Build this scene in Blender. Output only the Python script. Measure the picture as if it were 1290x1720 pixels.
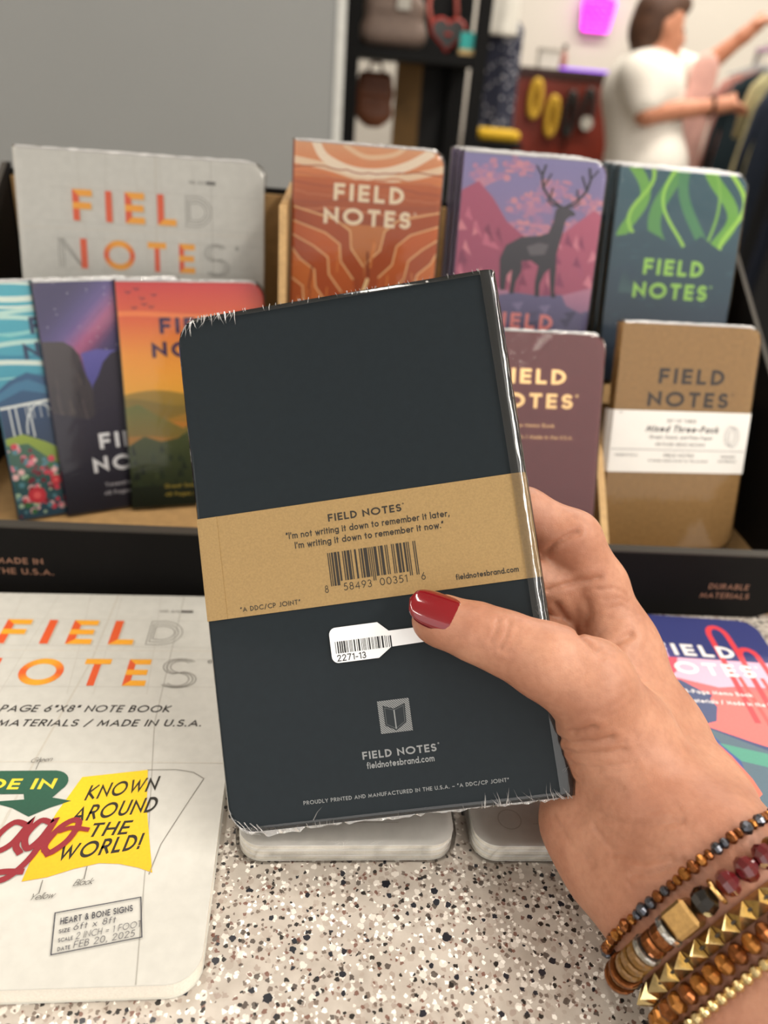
import bpy, bmesh, math, random
import numpy as np
from itertools import product
from mathutils import Vector, Matrix

for o in list(bpy.data.objects):
    bpy.data.objects.remove(o, do_unlink=True)
SC = bpy.context.scene
COL = SC.collection
random.seed(7)
R = math.radians

# ------------------------------------------------------------------ camera
CT = 1.0                                     # height of the shop counter's top
CAM = Vector((0, 0, CT + 0.25546))
CR = Vector((0.99582, -0.04944, 0.07686))    # camera right / up / forward
CU = Vector((-0.04277, 0.49116, 0.87002))
CF = Vector((0.08076, 0.86966, -0.48699))
FPX, PCX, PCY = 1295.14, 645.0, 860.0
cd = bpy.data.cameras.new('camera')
cam = bpy.data.objects.new('camera', cd)
COL.objects.link(cam)
cam.matrix_world = Matrix(((CR.x, CU.x, -CF.x, CAM.x), (CR.y, CU.y, -CF.y, CAM.y),
                           (CR.z, CU.z, -CF.z, CAM.z), (0, 0, 0, 1)))
cd.sensor_fit = 'VERTICAL'
cd.sensor_height = 36.0
cd.sensor_width = 27.0
cd.lens = 36.0 * FPX / 1720.0
cd.clip_start = 0.01
cd.clip_end = 60
cd.dof.use_dof = True
cd.dof.focus_distance = 0.272
cd.dof.aperture_fstop = 7.6
SC.camera = cam

# ------------------------------------------------------------------ light
SC.view_settings.view_transform = 'Standard'
SC.view_settings.look = 'None'
SC.view_settings.gamma = 1.0
SC.view_settings.exposure = 0.27
wd = bpy.data.worlds.new('shop_light')
SC.world = wd
wd.use_nodes = True
bg = wd.node_tree.nodes['Background']
bg.inputs['Color'].default_value = (1.0, 0.95, 0.90, 1)
bg.inputs['Strength'].default_value = 1.08
CEIL = 2.95
LAMPS = [(x, y, wd, 1.2, pw) for x, wd, pw in ((-2.3, .2, 17), (1.35, .34, 24), (2.9, .2, 15)) for y in (-2.3, -1.0, 0.3)] + [
         (-0.45, 0.75, 0.14, 1.2, 9), (0.9, 2.6, 1.2, 0.3, 26), (2.4, 2.6, 1.2, 0.3, 26), (1.0, 4.1, 1.2, 0.3, 24), (2.4, 4.1, 1.2, 0.3, 24)]
for i, (lx, ly, sx, sy, pw) in enumerate(LAMPS):
    ld = bpy.data.lights.new('ceiling_lamp_light', 'AREA')
    ld.shape = 'RECTANGLE'; ld.size = sx; ld.size_y = sy; ld.energy = pw
    ld.color = (1.0, 0.93, 0.84)
    lo = bpy.data.objects.new('ceiling_lamp_light', ld)
    lo.location = (lx, ly, CEIL - 0.062)
    COL.objects.link(lo)

# ------------------------------------------------------------------ helpers
def px(x, y, d):
    """pixel + depth along the lens axis -> world"""
    return CAM + (CF + CR * ((x - PCX) / FPX) - CU * ((y - PCY) / FPX)) * d
def at(x, y, Y):
    """pixel -> point on the upright plane y = Y"""
    d = CF + CR * ((x - PCX) / FPX) - CU * ((y - PCY) / FPX)
    return CAM + d * ((Y - CAM.y) / d.y)

def srgb(h):
    h = h.lstrip('#')
    out = []
    for i in (0, 2, 4):
        c = int(h[i:i + 2], 16) / 255
        out.append(c / 12.92 if c <= 0.04045 else ((c + 0.055) / 1.055) ** 2.4)
    return tuple(out) + (1.0,)

MATS = {}
def mat(name, col='#888888', rough=0.5, metal=0.0, spec=0.5, vary=0.06, vscale=60, bump=0.0, bscale=400,
        coat=0.0, coat_rough=0.1, sss=0.0, sheen=0.0, trans=0.0, ior=1.45, emit=None, estr=0.0):
    if name in MATS:
        return MATS[name]
    m = bpy.data.materials.new(name); m.use_nodes = True
    nt = m.node_tree; N = nt.nodes; L = nt.links
    p = N['Principled BSDF']
    c = srgb(col) if isinstance(col, str) else col
    tc = N.new('ShaderNodeTexCoord')
    nz = N.new('ShaderNodeTexNoise'); nz.inputs['Scale'].default_value = vscale; nz.inputs['Detail'].default_value = 4
    L.new(tc.outputs['Object'], nz.inputs['Vector'])
    rp = N.new('ShaderNodeValToRGB')
    rp.color_ramp.elements[0].position = 0.3; rp.color_ramp.elements[1].position = 0.7
    rp.color_ramp.elements[0].color = tuple(x * (1 - vary) for x in c[:3]) + (1,)
    rp.color_ramp.elements[1].color = tuple(min(1, x * (1 + vary)) for x in c[:3]) + (1,)
    L.new(nz.outputs['Fac'], rp.inputs['Fac'])
    L.new(rp.outputs['Color'], p.inputs['Base Color'])
    p.inputs['Roughness'].default_value = rough
    p.inputs['Metallic'].default_value = metal
    p.inputs['Specular IOR Level'].default_value = spec
    p.inputs['Coat Weight'].default_value = coat
    p.inputs['Coat Roughness'].default_value = coat_rough
    p.inputs['Transmission Weight'].default_value = trans
    p.inputs['IOR'].default_value = ior
    p.inputs['Sheen Weight'].default_value = sheen
    if sss:
        p.inputs['Subsurface Weight'].default_value = sss
        p.inputs['Subsurface Radius'].default_value = (1.0, 0.35, 0.2)
        p.inputs['Subsurface Scale'].default_value = 0.004
    if emit:
        p.inputs['Emission Color'].default_value = srgb(emit)
        p.inputs['Emission Strength'].default_value = estr
    if bump:
        n2 = N.new('ShaderNodeTexNoise'); n2.inputs['Scale'].default_value = bscale; n2.inputs['Detail'].default_value = 3
        L.new(tc.outputs['Object'], n2.inputs['Vector'])
        b = N.new('ShaderNodeBump'); b.inputs['Strength'].default_value = bump; b.inputs['Distance'].default_value = 0.001
        L.new(n2.outputs['Fac'], b.inputs['Height']); L.new(b.outputs['Normal'], p.inputs['Normal'])
    MATS[name] = m
    return m

def link(o, parent=None):
    COL.objects.link(o)
    if parent is not None:
        o.parent = parent
    return o
def tag(o, label=None, cat=None, group=None, kind=None):
    if label: o['label'] = label
    if cat: o['category'] = cat
    if group: o['group'] = group
    if kind: o['kind'] = kind
    return o
def mk(name, V, F, m=None, parent=None, smooth=False, mtx=None):
    me = bpy.data.meshes.new(name)
    me.from_pydata([tuple(v) for v in V], [], [tuple(f) for f in F])
    me.update()
    if smooth:
        me.polygons.foreach_set('use_smooth', [True] * len(me.polygons))
    if m: me.materials.append(m)
    o = bpy.data.objects.new(name, me)
    if mtx is not None: o.matrix_basis = mtx
    return link(o, parent)
def inst(name, me, parent=None, mtx=None):
    o = bpy.data.objects.new(name, me)
    if mtx is not None: o.matrix_basis = mtx
    return link(o, parent)
def empty(name, mtx=None, loc=None):
    o = bpy.data.objects.new(name, None)
    o.empty_display_size = 0.05
    if mtx is not None: o.matrix_basis = mtx
    if loc is not None: o.location = loc
    return link(o)
class Geo:
    """collects simple solids into one mesh"""
    def __init__(s): s.V = []; s.F = []
    def add(s, V, F):
        b = len(s.V); s.V += [tuple(v) for v in V]; s.F += [tuple(i + b for i in f) for f in F]; return s
    def box(s, x0, x1, y0, y1, z0, z1):
        V = [(x, y, z) for z in (z0, z1) for y in (y0, y1) for x in (x0, x1)]
        return s.add(V, [(0, 2, 3, 1), (4, 5, 7, 6), (0, 1, 5, 4), (2, 6, 7, 3), (0, 4, 6, 2), (1, 3, 7, 5)])
    def prism(s, P, z0, z1):
        """outline P (2D, counter-clockwise) extruded in z"""
        n = len(P)
        V = [(p[0], p[1], z0) for p in P] + [(p[0], p[1], z1) for p in P]
        return s.add(V, [tuple(range(n))[::-1], tuple(range(n, 2 * n))] + [(i, (i + 1) % n, n + (i + 1) % n, n + i) for i in range(n)])
    def tube(s, pts, rad, n=10, closed=False):
        pts = [Vector(p) for p in pts]; m = len(pts)
        rads = rad if hasattr(rad, '__len__') else [rad] * m
        V = []; F = []; pu = None
        for i, p in enumerate(pts):
            a = pts[(i - 1) % m] if (closed or i > 0) else p
            b = pts[(i + 1) % m] if (closed or i < m - 1) else p
            t = (b - a).normalized()
            if pu is None:
                pu = t.orthogonal().normalized()
            else:
                pu = (pu - t * pu.dot(t)); pu = pu.normalized() if pu.length > 1e-6 else t.orthogonal().normalized()
            w = t.cross(pu)
            for k in range(n):
                an = 2 * math.pi * k / n
                V.append(p + (pu * math.cos(an) + w * math.sin(an)) * rads[i])
        for i in range(m if closed else m - 1):
            for k in range(n):
                F.append((i * n + k, i * n + (k + 1) % n, ((i + 1) % m) * n + (k + 1) % n, ((i + 1) % m) * n + k))
        if not closed:
            F.append(tuple(range(n))[::-1]); F.append(tuple(range((m - 1) * n, m * n)))
        return s.add(V, F)
    def lathe(s, prof, n=16, c=(0, 0, 0)):
        """profile [(r,z)]"""
        V = []; F = []
        for r, z in prof:
            for k in range(n):
                a = 2 * math.pi * k / n
                V.append((c[0] + r * math.cos(a), c[1] + r * math.sin(a), c[2] + z))
        for i in range(len(prof) - 1):
            for k in range(n):
                F.append((i * n + k, i * n + (k + 1) % n, (i + 1) * n + (k + 1) % n, (i + 1) * n + k))
        F.append(tuple(range(n))[::-1]); F.append(tuple(range((len(prof) - 1) * n, len(prof) * n)))
        return s.add(V, F)
    def build(s, name, m=None, parent=None, smooth=False, mtx=None):
        return mk(name, s.V, s.F, m, parent, smooth, mtx)

def frame(o, ex, ey, ez):
    return Matrix(((ex.x, ey.x, ez.x, o.x), (ex.y, ey.y, ez.y, o.y), (ex.z, ey.z, ez.z, o.z), (0, 0, 0, 1)))

# ------------------------------------------------------------------ smooth solids (for bodies, hand, bags)
def surface_nets(S, org, h):
    ins = S < 0
    nx, ny, nz = S.shape
    corners = list(product((0, 1), repeat=3))
    cnt = np.zeros((nx - 1, ny - 1, nz - 1), np.int8)
    for i, j, k in corners:
        cnt += ins[i:nx - 1 + i, j:ny - 1 + j, k:nz - 1 + k]
    act = (cnt > 0) & (cnt < 8)
    cells = np.argwhere(act)
    idx = -np.ones(act.shape, np.int64); idx[act] = np.arange(len(cells))
    acc = np.zeros((len(cells), 3)); num = np.zeros(len(cells))
    for a in corners:
        for ax in range(3):
            if a[ax]: continue
            b = list(a); b[ax] = 1
            sa = S[cells[:, 0] + a[0], cells[:, 1] + a[1], cells[:, 2] + a[2]].astype(float)
            sb = S[cells[:, 0] + b[0], cells[:, 1] + b[1], cells[:, 2] + b[2]].astype(float)
            mk_ = (sa < 0) != (sb < 0)
            t = np.where(mk_, sa / np.where(mk_, sa - sb, 1), 0)
            p = np.array(a, float)[None, :].repeat(len(cells), 0); p[:, ax] = t
            acc[mk_] += p[mk_]; num[mk_] += 1
    V = (cells + acc / num[:, None]) * h + np.array(org)
    F = []
    for ax in range(3):
        e = [0, 0, 0]; e[ax] = 1
        o1, o2 = (ax + 1) % 3, (ax + 2) % 3
        A = ins[:nx - e[0], :ny - e[1], :nz - e[2]]; B = ins[e[0]:, e[1]:, e[2]:]
        P = np.argwhere(A != B)
        P = P[(P[:, o1] > 0) & (P[:, o2] > 0)]
        for d in (o1, o2):
            P = P[P[:, d] < act.shape[d]]
        d1 = np.zeros(3, int); d1[o1] = 1; d2 = np.zeros(3, int); d2[o2] = 1
        q = [idx[tuple((P - s).T)] for s in (0 * d1, d1, d1 + d2, d2)]
        Q = np.stack(q, 1)
        flip = ins[tuple(P.T)]
        Q[~flip] = Q[~flip][:, ::-1]
        F.append(Q)
    return V, np.concatenate(F)

def sdf_body(prims, h, smooth_it=3, cuts=()):
    """prims: (p0, r0, p1, r1, blend); cuts the same, carved away.  -> verts, quads"""
    P = np.array([list(p[0]) + [p[1]] for p in prims] + [list(p[2]) + [p[3]] for p in prims])
    lo = (P[:, :3] - P[:, 3:4]).min(0) - 4 * h; hi = (P[:, :3] + P[:, 3:4]).max(0) + 4 * h
    n = np.ceil((hi - lo) / h).astype(int) + 1
    S = np.full(tuple(n), 0.03, np.float32)
    ax = [lo[i] + np.arange(n[i]) * h for i in range(3)]
    def rc(p0, r0, p1, r1, sl):
        X = ax[0][sl[0]][:, None, None]; Y = ax[1][sl[1]][None, :, None]; Z = ax[2][sl[2]][None, None, :]
        a = np.array(p0, float); b = np.array(p1, float); d = b - a; l2 = d @ d
        x, y, z = X - a[0], Y - a[1], Z - a[2]
        if l2 < 1e-12:
            return np.sqrt(x * x + y * y + z * z) - r0
        rr = r0 - r1; a2 = max(l2 - rr * rr, 1e-10); il2 = 1 / l2
        yy = x * d[0] + y * d[1] + z * d[2]
        zz = yy - l2
        vx, vy, vz = x * l2 - d[0] * yy, y * l2 - d[1] * yy, z * l2 - d[2] * yy
        x2 = vx * vx + vy * vy + vz * vz
        y2 = yy * yy * l2; z2 = zz * zz * l2
        k = np.sign(rr) * rr * rr * x2
        o = (np.sqrt(np.maximum(x2 * a2 * il2, 0)) + yy * rr) * il2 - r0
        c1 = np.sign(zz) * a2 * z2 > k
        c2 = np.sign(yy) * a2 * y2 < k
        return np.where(c1, np.sqrt(x2 + z2) * il2 - r1, np.where(c2, np.sqrt(x2 + y2) * il2 - r0, o))
    def sl_of(p, mg):
        a = np.minimum(np.array(p[0]) - p[1], np.array(p[2]) - p[3]) - mg
        b = np.maximum(np.array(p[0]) + p[1], np.array(p[2]) + p[3]) + mg
        i0 = np.maximum(((a - lo) / h).astype(int), 0); i1 = np.minimum(((b - lo) / h).astype(int) + 2, n)
        return tuple(slice(i0[i], i1[i]) for i in range(3))
    for p in prims:
        k = p[4]
        sl = sl_of(p, k + 3 * h)
        D = rc(p[0], p[1], p[2], p[3], sl); C = S[sl]
        hh = np.clip(0.5 + 0.5 * (C - D) / k, 0, 1)
        S[sl] = C * (1 - hh) + D * hh - k * hh * (1 - hh)
    for p in cuts:
        k = p[4]
        sl = sl_of(p, k + 3 * h)
        D = -rc(p[0], p[1], p[2], p[3], sl); C = S[sl]
        hh = np.clip(0.5 - 0.5 * (C - D) / k, 0, 1)
        S[sl] = C * (1 - hh) + D * hh + k * hh * (1 - hh)
    V, F = surface_nets(S, lo, h)
    for _ in range(smooth_it):
        s = np.zeros_like(V); c = np.zeros(len(V))
        for i in range(4):
            a, b = F[:, i], F[:, (i + 1) % 4]
            np.add.at(s, a, V[b]); np.add.at(c, a, 1); np.add.at(s, b, V[a]); np.add.at(c, b, 1)
        V = V * 0.5 + 0.5 * s / c[:, None]
    return V, F
def sdf_mesh(name, prims, h, m, parent=None, smooth_it=3, cuts=()):
    V, F = sdf_body(prims, h, smooth_it, cuts)
    me = bpy.data.meshes.new(name)
    me.vertices.add(len(V)); me.vertices.foreach_set('co', V.astype(np.float32).ravel())
    me.loops.add(len(F) * 4); me.loops.foreach_set('vertex_index', F.astype(np.int32).ravel())
    me.polygons.add(len(F)); me.polygons.foreach_set('loop_start', np.arange(0, len(F) * 4, 4, dtype=np.int32))
    me.update(calc_edges=True); me.validate()
    me.polygons.foreach_set('use_smooth', [True] * len(me.polygons))
    me.materials.append(m)
    o = bpy.data.objects.new(name, me)
    return link(o, parent)
def chain(pts, k, k0=None):
    """[(p, r), ...] -> prims"""
    return [(tuple(pts[i][0]), pts[i][1], tuple(pts[i + 1][0]), pts[i + 1][1], (k0 if (k0 and i == 0) else k)) for i in range(len(pts) - 1)]

# ------------------------------------------------------------------ lettering: a geometric stroke alphabet
def arc(cx, cy, rx, ry, a0, a1, n=None):
    n = n or max(5, int(abs(a1 - a0) / 15))
    return [(cx + rx * math.cos(R(a0 + (a1 - a0) * i / n)), cy + ry * math.sin(R(a0 + (a1 - a0) * i / n))) for i in range(n + 1)]
G = {}
def g(ch, w, *st): G[ch] = (w, list(st))
g('A', .74, [(0, 0), (.37, 1), (.74, 0)], [(.14, .30), (.60, .30)])
g('B', .48, [(0, 0), (0, 1), (.22, 1)] + arc(.22, .77, .2, .23, 90, -90) + [(0, .54)], [(.24, .54)] + arc(.24, .27, .24, .27, 90, -90) + [(0, 0)])
g('C', .78, arc(.5, .5, .5, .5, 52, 308))
g('D', .62, [(0, 0), (0, 1), (.14, 1)] + arc(.14, .5, .48, .5, 80, -80) + [(.14, 0), (0, 0)])
g('E', .42, [(.42, 1), (0, 1), (0, 0), (.42, 0)], [(0, .5), (.39, .5)])
g('F', .42, [(.42, 1), (0, 1), (0, 0)], [(0, .48), (.38, .48)])
g('G', .92, arc(.5, .5, .5, .5, 48, 342) + [(.96, .47), (.54, .47)])
g('H', .6, [(0, 0), (0, 1)], [(.6, 0), (.6, 1)], [(0, .5), (.6, .5)])
g('I', .0, [(0, 0), (0, 1)])
g('J', .3, [(.3, 1), (.3, .2)] + arc(.12, .18, .18, .18, 0, -120))
g('K', .56, [(0, 0), (0, 1)], [(.52, 1), (.03, .5), (.56, 0)])
g('L', .4, [(0, 1), (0, 0), (.4, 0)])
g('M', .86, [(0, 0), (.12, 1), (.43, .15), (.74, 1), (.86, 0)])
g('N', .66, [(0, 0), (0, 1), (.66, 0), (.66, 1)])
g('O', 1.0, arc(.5, .5, .5, .5, 0, 360, 28))
g('P', .46, [(0, 0), (0, 1), (.2, 1)] + arc(.2, .72, .26, .28, 90, -90) + [(0, .44)])
g('Q', 1.0, arc(.5, .5, .5, .5, 0, 360, 28), [(.6, .35), (.95, 0)])
g('R', .5, [(0, 0), (0, 1), (.2, 1)] + arc(.2, .74, .25, .26, 90, -90) + [(0, .48)], [(.2, .48), (.5, 0)])
g('S', .46, arc(.23, .75, .22, .25, 45, 250) + arc(.23, .26, .24, .26, 75, -140))
g('T', .52, [(0, 1), (.52, 1)], [(.26, 1), (.26, 0)])
g('U', .58, [(0, 1), (0, .29)] + arc(.29, .29, .29, .29, 180, 360) + [(.58, 1)])
g('V', .7, [(0, 1), (.35, 0), (.7, 1)])
g('W', 1.05, [(0, 1), (.26, 0), (.525, .9), (.79, 0), (1.05, 1)])
g('X', .6, [(0, 0), (.57, 1)], [(0.03, 1), (.6, 0)])
g('Y', .62, [(0, 1), (.31, .45), (.62, 1)], [(.31, .45), (.31, 0)])
g('Z', .54, [(0, 1), (.54, 1), (0, 0), (.54, 0)])
g('0', .56, arc(.28, .5, .28, .5, 0, 360, 24))
g('1', .2, [(0, .86), (.2, 1), (.2, 0)])
g('2', .5, arc(.24, .74, .24, .26, 170, -25) + [(0, 0), (.5, 0)])
g('3', .46, arc(.22, .75, .2, .25, 150, -80) + arc(.22, .26, .24, .26, 80, -150))
g('4', .58, [(.44, 0), (.44, 1), (0, .27), (.58, .27)])
g('5', .48, [(.42, 1), (.12, 1), (.06, .57)] + arc(.2, .31, .28, .31, 110, -130))
g('6', .52, arc(.26, .29, .26, .29, 0, 360, 20), [(.04, .44), (.38, 1)])
g('7', .5, [(0, 1), (.5, 1), (.14, 0)])
g('8', .5, arc(.25, .76, .2, .24, 0, 360, 18), arc(.25, .27, .25, .27, 0, 360, 18))
g('9', .52, arc(.26, .71, .26, .29, 0, 360, 20), [(.48, .56), (.14, 0)])
X = .60
def bowl(cx): return arc(cx, .30, .27, .30, 0, 360, 20)
g('a', .54, bowl(.27), [(.54, 0), (.54, X)])
g('b', .54, bowl(.27), [(0, 0), (0, 1)])
g('c', .44, arc(.27, .3, .27, .3, 55, 305))
g('d', .54, bowl(.27), [(.54, 0), (.54, 1)])
g('e', .54, [(.02, .3), (.53, .3)] + arc(.27, .3, .27, .3, 5, 310))
g('f', .26, [(.1, 0), (.1, .84)] + arc(.26, .84, .16, .16, 180, 90), [(0, X), (.24, X)])
g('g', .54, bowl(.27), [(.54, X), (.54, -.1)] + arc(.28, -.1, .26, .2, 0, -140))
g('h', .44, [(0, 0), (0, 1)], [(0, .38)] + arc(.22, .38, .22, .22, 180, 0) + [(.44, 0)])
g('i', 0, [(0, 0), (0, X)], [(0, .84), (0, .88)])
g('j', 0, [(0, -.25), (0, X)], [(0, .84), (0, .88)])
g('k', .42, [(0, 0), (0, 1)], [(.38, X), (.03, .31), (.42, 0)])
g('l', 0, [(0, 0), (0, 1)])
g('m', .76, [(0, 0), (0, X)], [(0, .4)] + arc(.19, .41, .19, .19, 180, 0) + [(.38, 0)], [(.38, .4)] + arc(.57, .41, .19, .19, 180, 0) + [(.76, 0)])
g('n', .42, [(0, 0), (0, X)], [(0, .38)] + arc(.21, .39, .21, .21, 180, 0) + [(.42, 0)])
g('o', .54, bowl(.27))
g('p', .54, bowl(.27), [(0, -.3), (0, X)])
g('q', .54, bowl(.27), [(.54, -.3), (.54, X)])
g('r', .24, [(0, 0), (0, X)], [(0, .36)] + arc(.2, .38, .2, .22, 180, 70))
g('s', .3, arc(.15, .45, .14, .15, 40, 250) + arc(.15, .15, .15, .15, 75, -140))
g('t', .24, [(.12, 0), (.12, .84)], [(0, X), (.24, X)])
g('u', .42, [(0, X), (0, .21)] + arc(.21, .21, .21, .21, 180, 360) + [(.42, X)], [(.42, 0), (.42, X)])
g('v', .44, [(0, X), (.22, 0), (.44, X)])
g('w', .7, [(0, X), (.18, 0), (.35, .52), (.52, 0), (.7, X)])
g('x', .42, [(0, 0), (.4, X)], [(.02, X), (.42, 0)])
g('y', .44, [(0, X), (.23, 0)], [(.44, X), (.12, -.3)])
g('z', .4, [(0, X), (.4, X), (0, 0), (.4, 0)])
g('.', 0, [(0, 0), (0, .03)])
g(',', .04, [(.06, .06), (0, -.14)])
g("'", .02, [(.03, .95), (0, .75)])
g('"', .16, [(0, 1), (0, .76)], [(.16, 1), (.16, .76)])
g('<', .2, [(.0, .76), (.05, 1)], [(.15, .76), (.2, 1)])
g('>', .2, [(.0, .76), (.05, 1)], [(.15, .76), (.2, 1)])
g('-', .26, [(0, .36), (.26, .36)])
g('_', .46, [(0, .36), (.46, .36)])
g('=', .36, [(0, .5), (.36, .5)], [(0, .25), (.36, .25)])
g('/', .4, [(0, -.1), (.4, 1.05)])
g('!', 0, [(0, .3), (0, 1)], [(0, 0), (0, .03)])
g('&', .62, [(.62, 0), (.14, .72)] + arc(.28, .8, .16, .2, 200, -30) + [(.06, .4)] + arc(.24, .22, .23, .22, 150, 360) + [(.55, .42)])
G[' '] = (.22, [])

def ribbon(P, wid, closed=None):
    """centre line -> list of quads [(4 pts, |dx| share)]"""
    P = [Vector((p[0], p[1])) for p in P]
    Q = [P[0]]
    for p in P[1:]:
        if (p - Q[-1]).length > 1e-6: Q.append(p)
    P = Q
    if len(P) < 2: return []
    if closed is None: closed = len(P) > 3 and (P[0] - P[-1]).length < 1e-6
    if closed: P = P[:-1]
    n = len(P); h = wid / 2; Lf, Rt = [], []
    for i in range(n):
        a = P[i - 1] if (closed or i > 0) else None
        b = P[(i + 1) % n] if (closed or i < n - 1) else None
        d0 = (P[i] - a).normalized() if a is not None else None
        d1 = (b - P[i]).normalized() if b is not None else None
        p = P[i].copy()
        if d0 is None: d0 = d1; p = p - d1 * h
        if d1 is None: d1 = d0; p = p + d0 * h
        n0 = Vector((-d0.y, d0.x)); n1 = Vector((-d1.y, d1.x))
        mm = n0 + n1
        if mm.length < 0.2: mm = n0
        mm = mm.normalized(); s = h / max(0.34, mm.dot(n0))
        Lf.append(p + mm * s); Rt.append(p - mm * s)
    out = []
    for i in range(n if closed else n - 1):
        j = (i + 1) % n
        d = (P[j] - P[i]); out.append(([Rt[i], Rt[j], Lf[j], Lf[i]], abs(d.x) / max(d.length, 1e-9)))
    return out

def text_quads(s, th=.17, track=.18, outline=False):
    """unit text (cap height 1) -> list of (quad, horiz share), width"""
    out = []; x = 0; sid = 0
    for ch in s:
        w, st = G[ch]
        if ch == ' ':
            x += .30 + track; continue
        lower = ch.islower() or ch in ',./'
        for pl in st:
            sid += 1
            P = [(x + th / 2 + a, th / 2 + b * (1 - th)) for a, b in pl]
            for q, hs in ribbon(P, th):
                lo, hi = (-.5, 1.06) if lower else (0, 1.0)
                out.append(([(p.x, min(hi, max(lo, p.y))) for p in q], hs, sid))
        x += w + th + track
    return out, x - track

def clip_poly(S, C):
    """Sutherland-Hodgman against a convex counter-clockwise outline"""
    out = list(S)
    for i in range(len(C)):
        a, b = C[i], C[(i + 1) % len(C)]
        inp = out; out = []
        if not inp: return []
        ex, ey = b[0] - a[0], b[1] - a[1]
        f = lambda p: ex * (p[1] - a[1]) - ey * (p[0] - a[0])
        for j in range(len(inp)):
            p, q = inp[j - 1], inp[j]
            fp, fq = f(p), f(q)
            if (fp >= 0) != (fq >= 0):
                t = fp / (fp - fq); out.append((p[0] + (q[0] - p[0]) * t, p[1] + (q[1] - p[1]) * t))
            if fq >= 0: out.append(q)
    return out

def cover_outline(w, h, r, inset=0.0, both=False, spine='L'):
    i = inset
    P = []
    def corner(cx, cy, a0):
        P.extend(arc(cx, cy, r - i, r - i, a0, a0 + 90, 7))
    if both:
        corner(i + r - i, i + r - i, 180)
    else:
        P.append((i, i))
    corner(w - r, r, 270); corner(w - r, h - r, 0)
    if both: corner(r, h - r, 90)
    else: P.append((i, h - i))
    if spine == 'R':
        P = [(w - a, b) for a, b in P][::-1]
    return P

class Art:
    """flat print, in millimetres, on a cover; every colour is ink"""
    def __init__(s, clip=None): s.V = []; s.F = []; s.C = []; s.z = 0.0; s.clip = clip
    def layer(s, d=0.000004): s.z += d
    def _add(s, P, col):
        if s.clip is not None: P = clip_poly(P, s.clip)
        if len(P) < 3: return
        b = len(s.V)
        for p in P:
            s.V.append((p[0] / 1000, p[1] / 1000, s.z)); s.C.append(col(p) if callable(col) else col)
        s.F.append(tuple(range(b, b + len(P))))
    def poly(s, P, col, col2=None, n=14, fine=False):
        """col2: printed vertical fade from col (top) to col2 (bottom)"""
        s.layer(0.0000012 if fine else 0.000004)
        if col2 is None:
            s._add(P, srgb(col)); return s
        a, b = srgb(col), srgb(col2)
        y0 = min(p[1] for p in P); y1 = max(p[1] for p in P)
        f = lambda p: tuple(b[k] + (a[k] - b[k]) * (p[1] - y0) / (y1 - y0) for k in range(4))
        for i in range(n):
            ya, yb = y0 + (y1 - y0) * i / n, y0 + (y1 - y0) * (i + 1) / n
            band = [(-999, ya), (999, ya), (999, yb), (-999, yb)]
            Q = clip_poly(P, band)
            if len(Q) >= 3: s._add(Q, f)
        return s
    def rect(s, x0, y0, x1, y1, col, col2=None): return s.poly([(x0, y0), (x1, y0), (x1, y1), (x0, y1)], col, col2)
    def line(s, P, wid, col, cross=False):
        s.layer()
        z0 = s.z
        for i, (q, _) in enumerate(ribbon(P, wid)):
            s.z = z0 + (i * 1.5e-6 if cross else (i % 3) * 1e-6)
            s._add([tuple(p) for p in q], srgb(col))
        if not cross: s.z = z0
        return s
    def disc(s, x, y, r, col, ry=None, n=14): return s.poly(arc(x, y, r, ry or r, 0, 360, n)[:-1], col, fine=True)
    def text(s, t, x, y, cap, col, width=None, th=.17, track=.18, shear=0.0, rot=0.0, align='l', two=None, vy=1.0):
        """baseline start at x,y; cap height in mm; width squeezes/stretches; two: ink of level strokes"""
        s.layer()
        Q, W = text_quads(t, th, track)
        sx = (width / W) if width else cap
        off = {'l': 0, 'c': -W * sx / 2, 'r': -W * sx}[align]
        c, sn = math.cos(R(rot)), math.sin(R(rot))
        c1 = srgb(col); c2 = srgb(two) if two else None
        z0 = s.z
        for qi, (q, hs, sid) in enumerate(Q):
            s.z = z0 + (sid % 3) * 1.6e-6 + (qi % 2) * .7e-6
            P = []
            for a, b in q:
                u, v = a * sx + off + b * cap * shear, b * cap
                P.append((x + u * c - v * sn, y + u * sn + v * c))
            k = c1 if not two else tuple(c1[i] + (c2[i] - c1[i]) * hs ** 1.5 for i in range(4))
            s._add(P, k)
        s.z = z0
        return s
    def build(s, name, parent, m, z=0.00004, mtx=None):
        me = bpy.data.meshes.new(name)
        me.from_pydata([(v[0], v[1], v[2] + z) for v in s.V], [], s.F)
        me.update()
        at_ = me.color_attributes.new('ink', 'FLOAT_COLOR', 'POINT')
        at_.data.foreach_set('color', [x for c in s.C for x in c])
        me.materials.append(m)
        o = bpy.data.objects.new(name, me)
        if mtx is not None: o.matrix_basis = mtx
        return link(o, parent)

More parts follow.
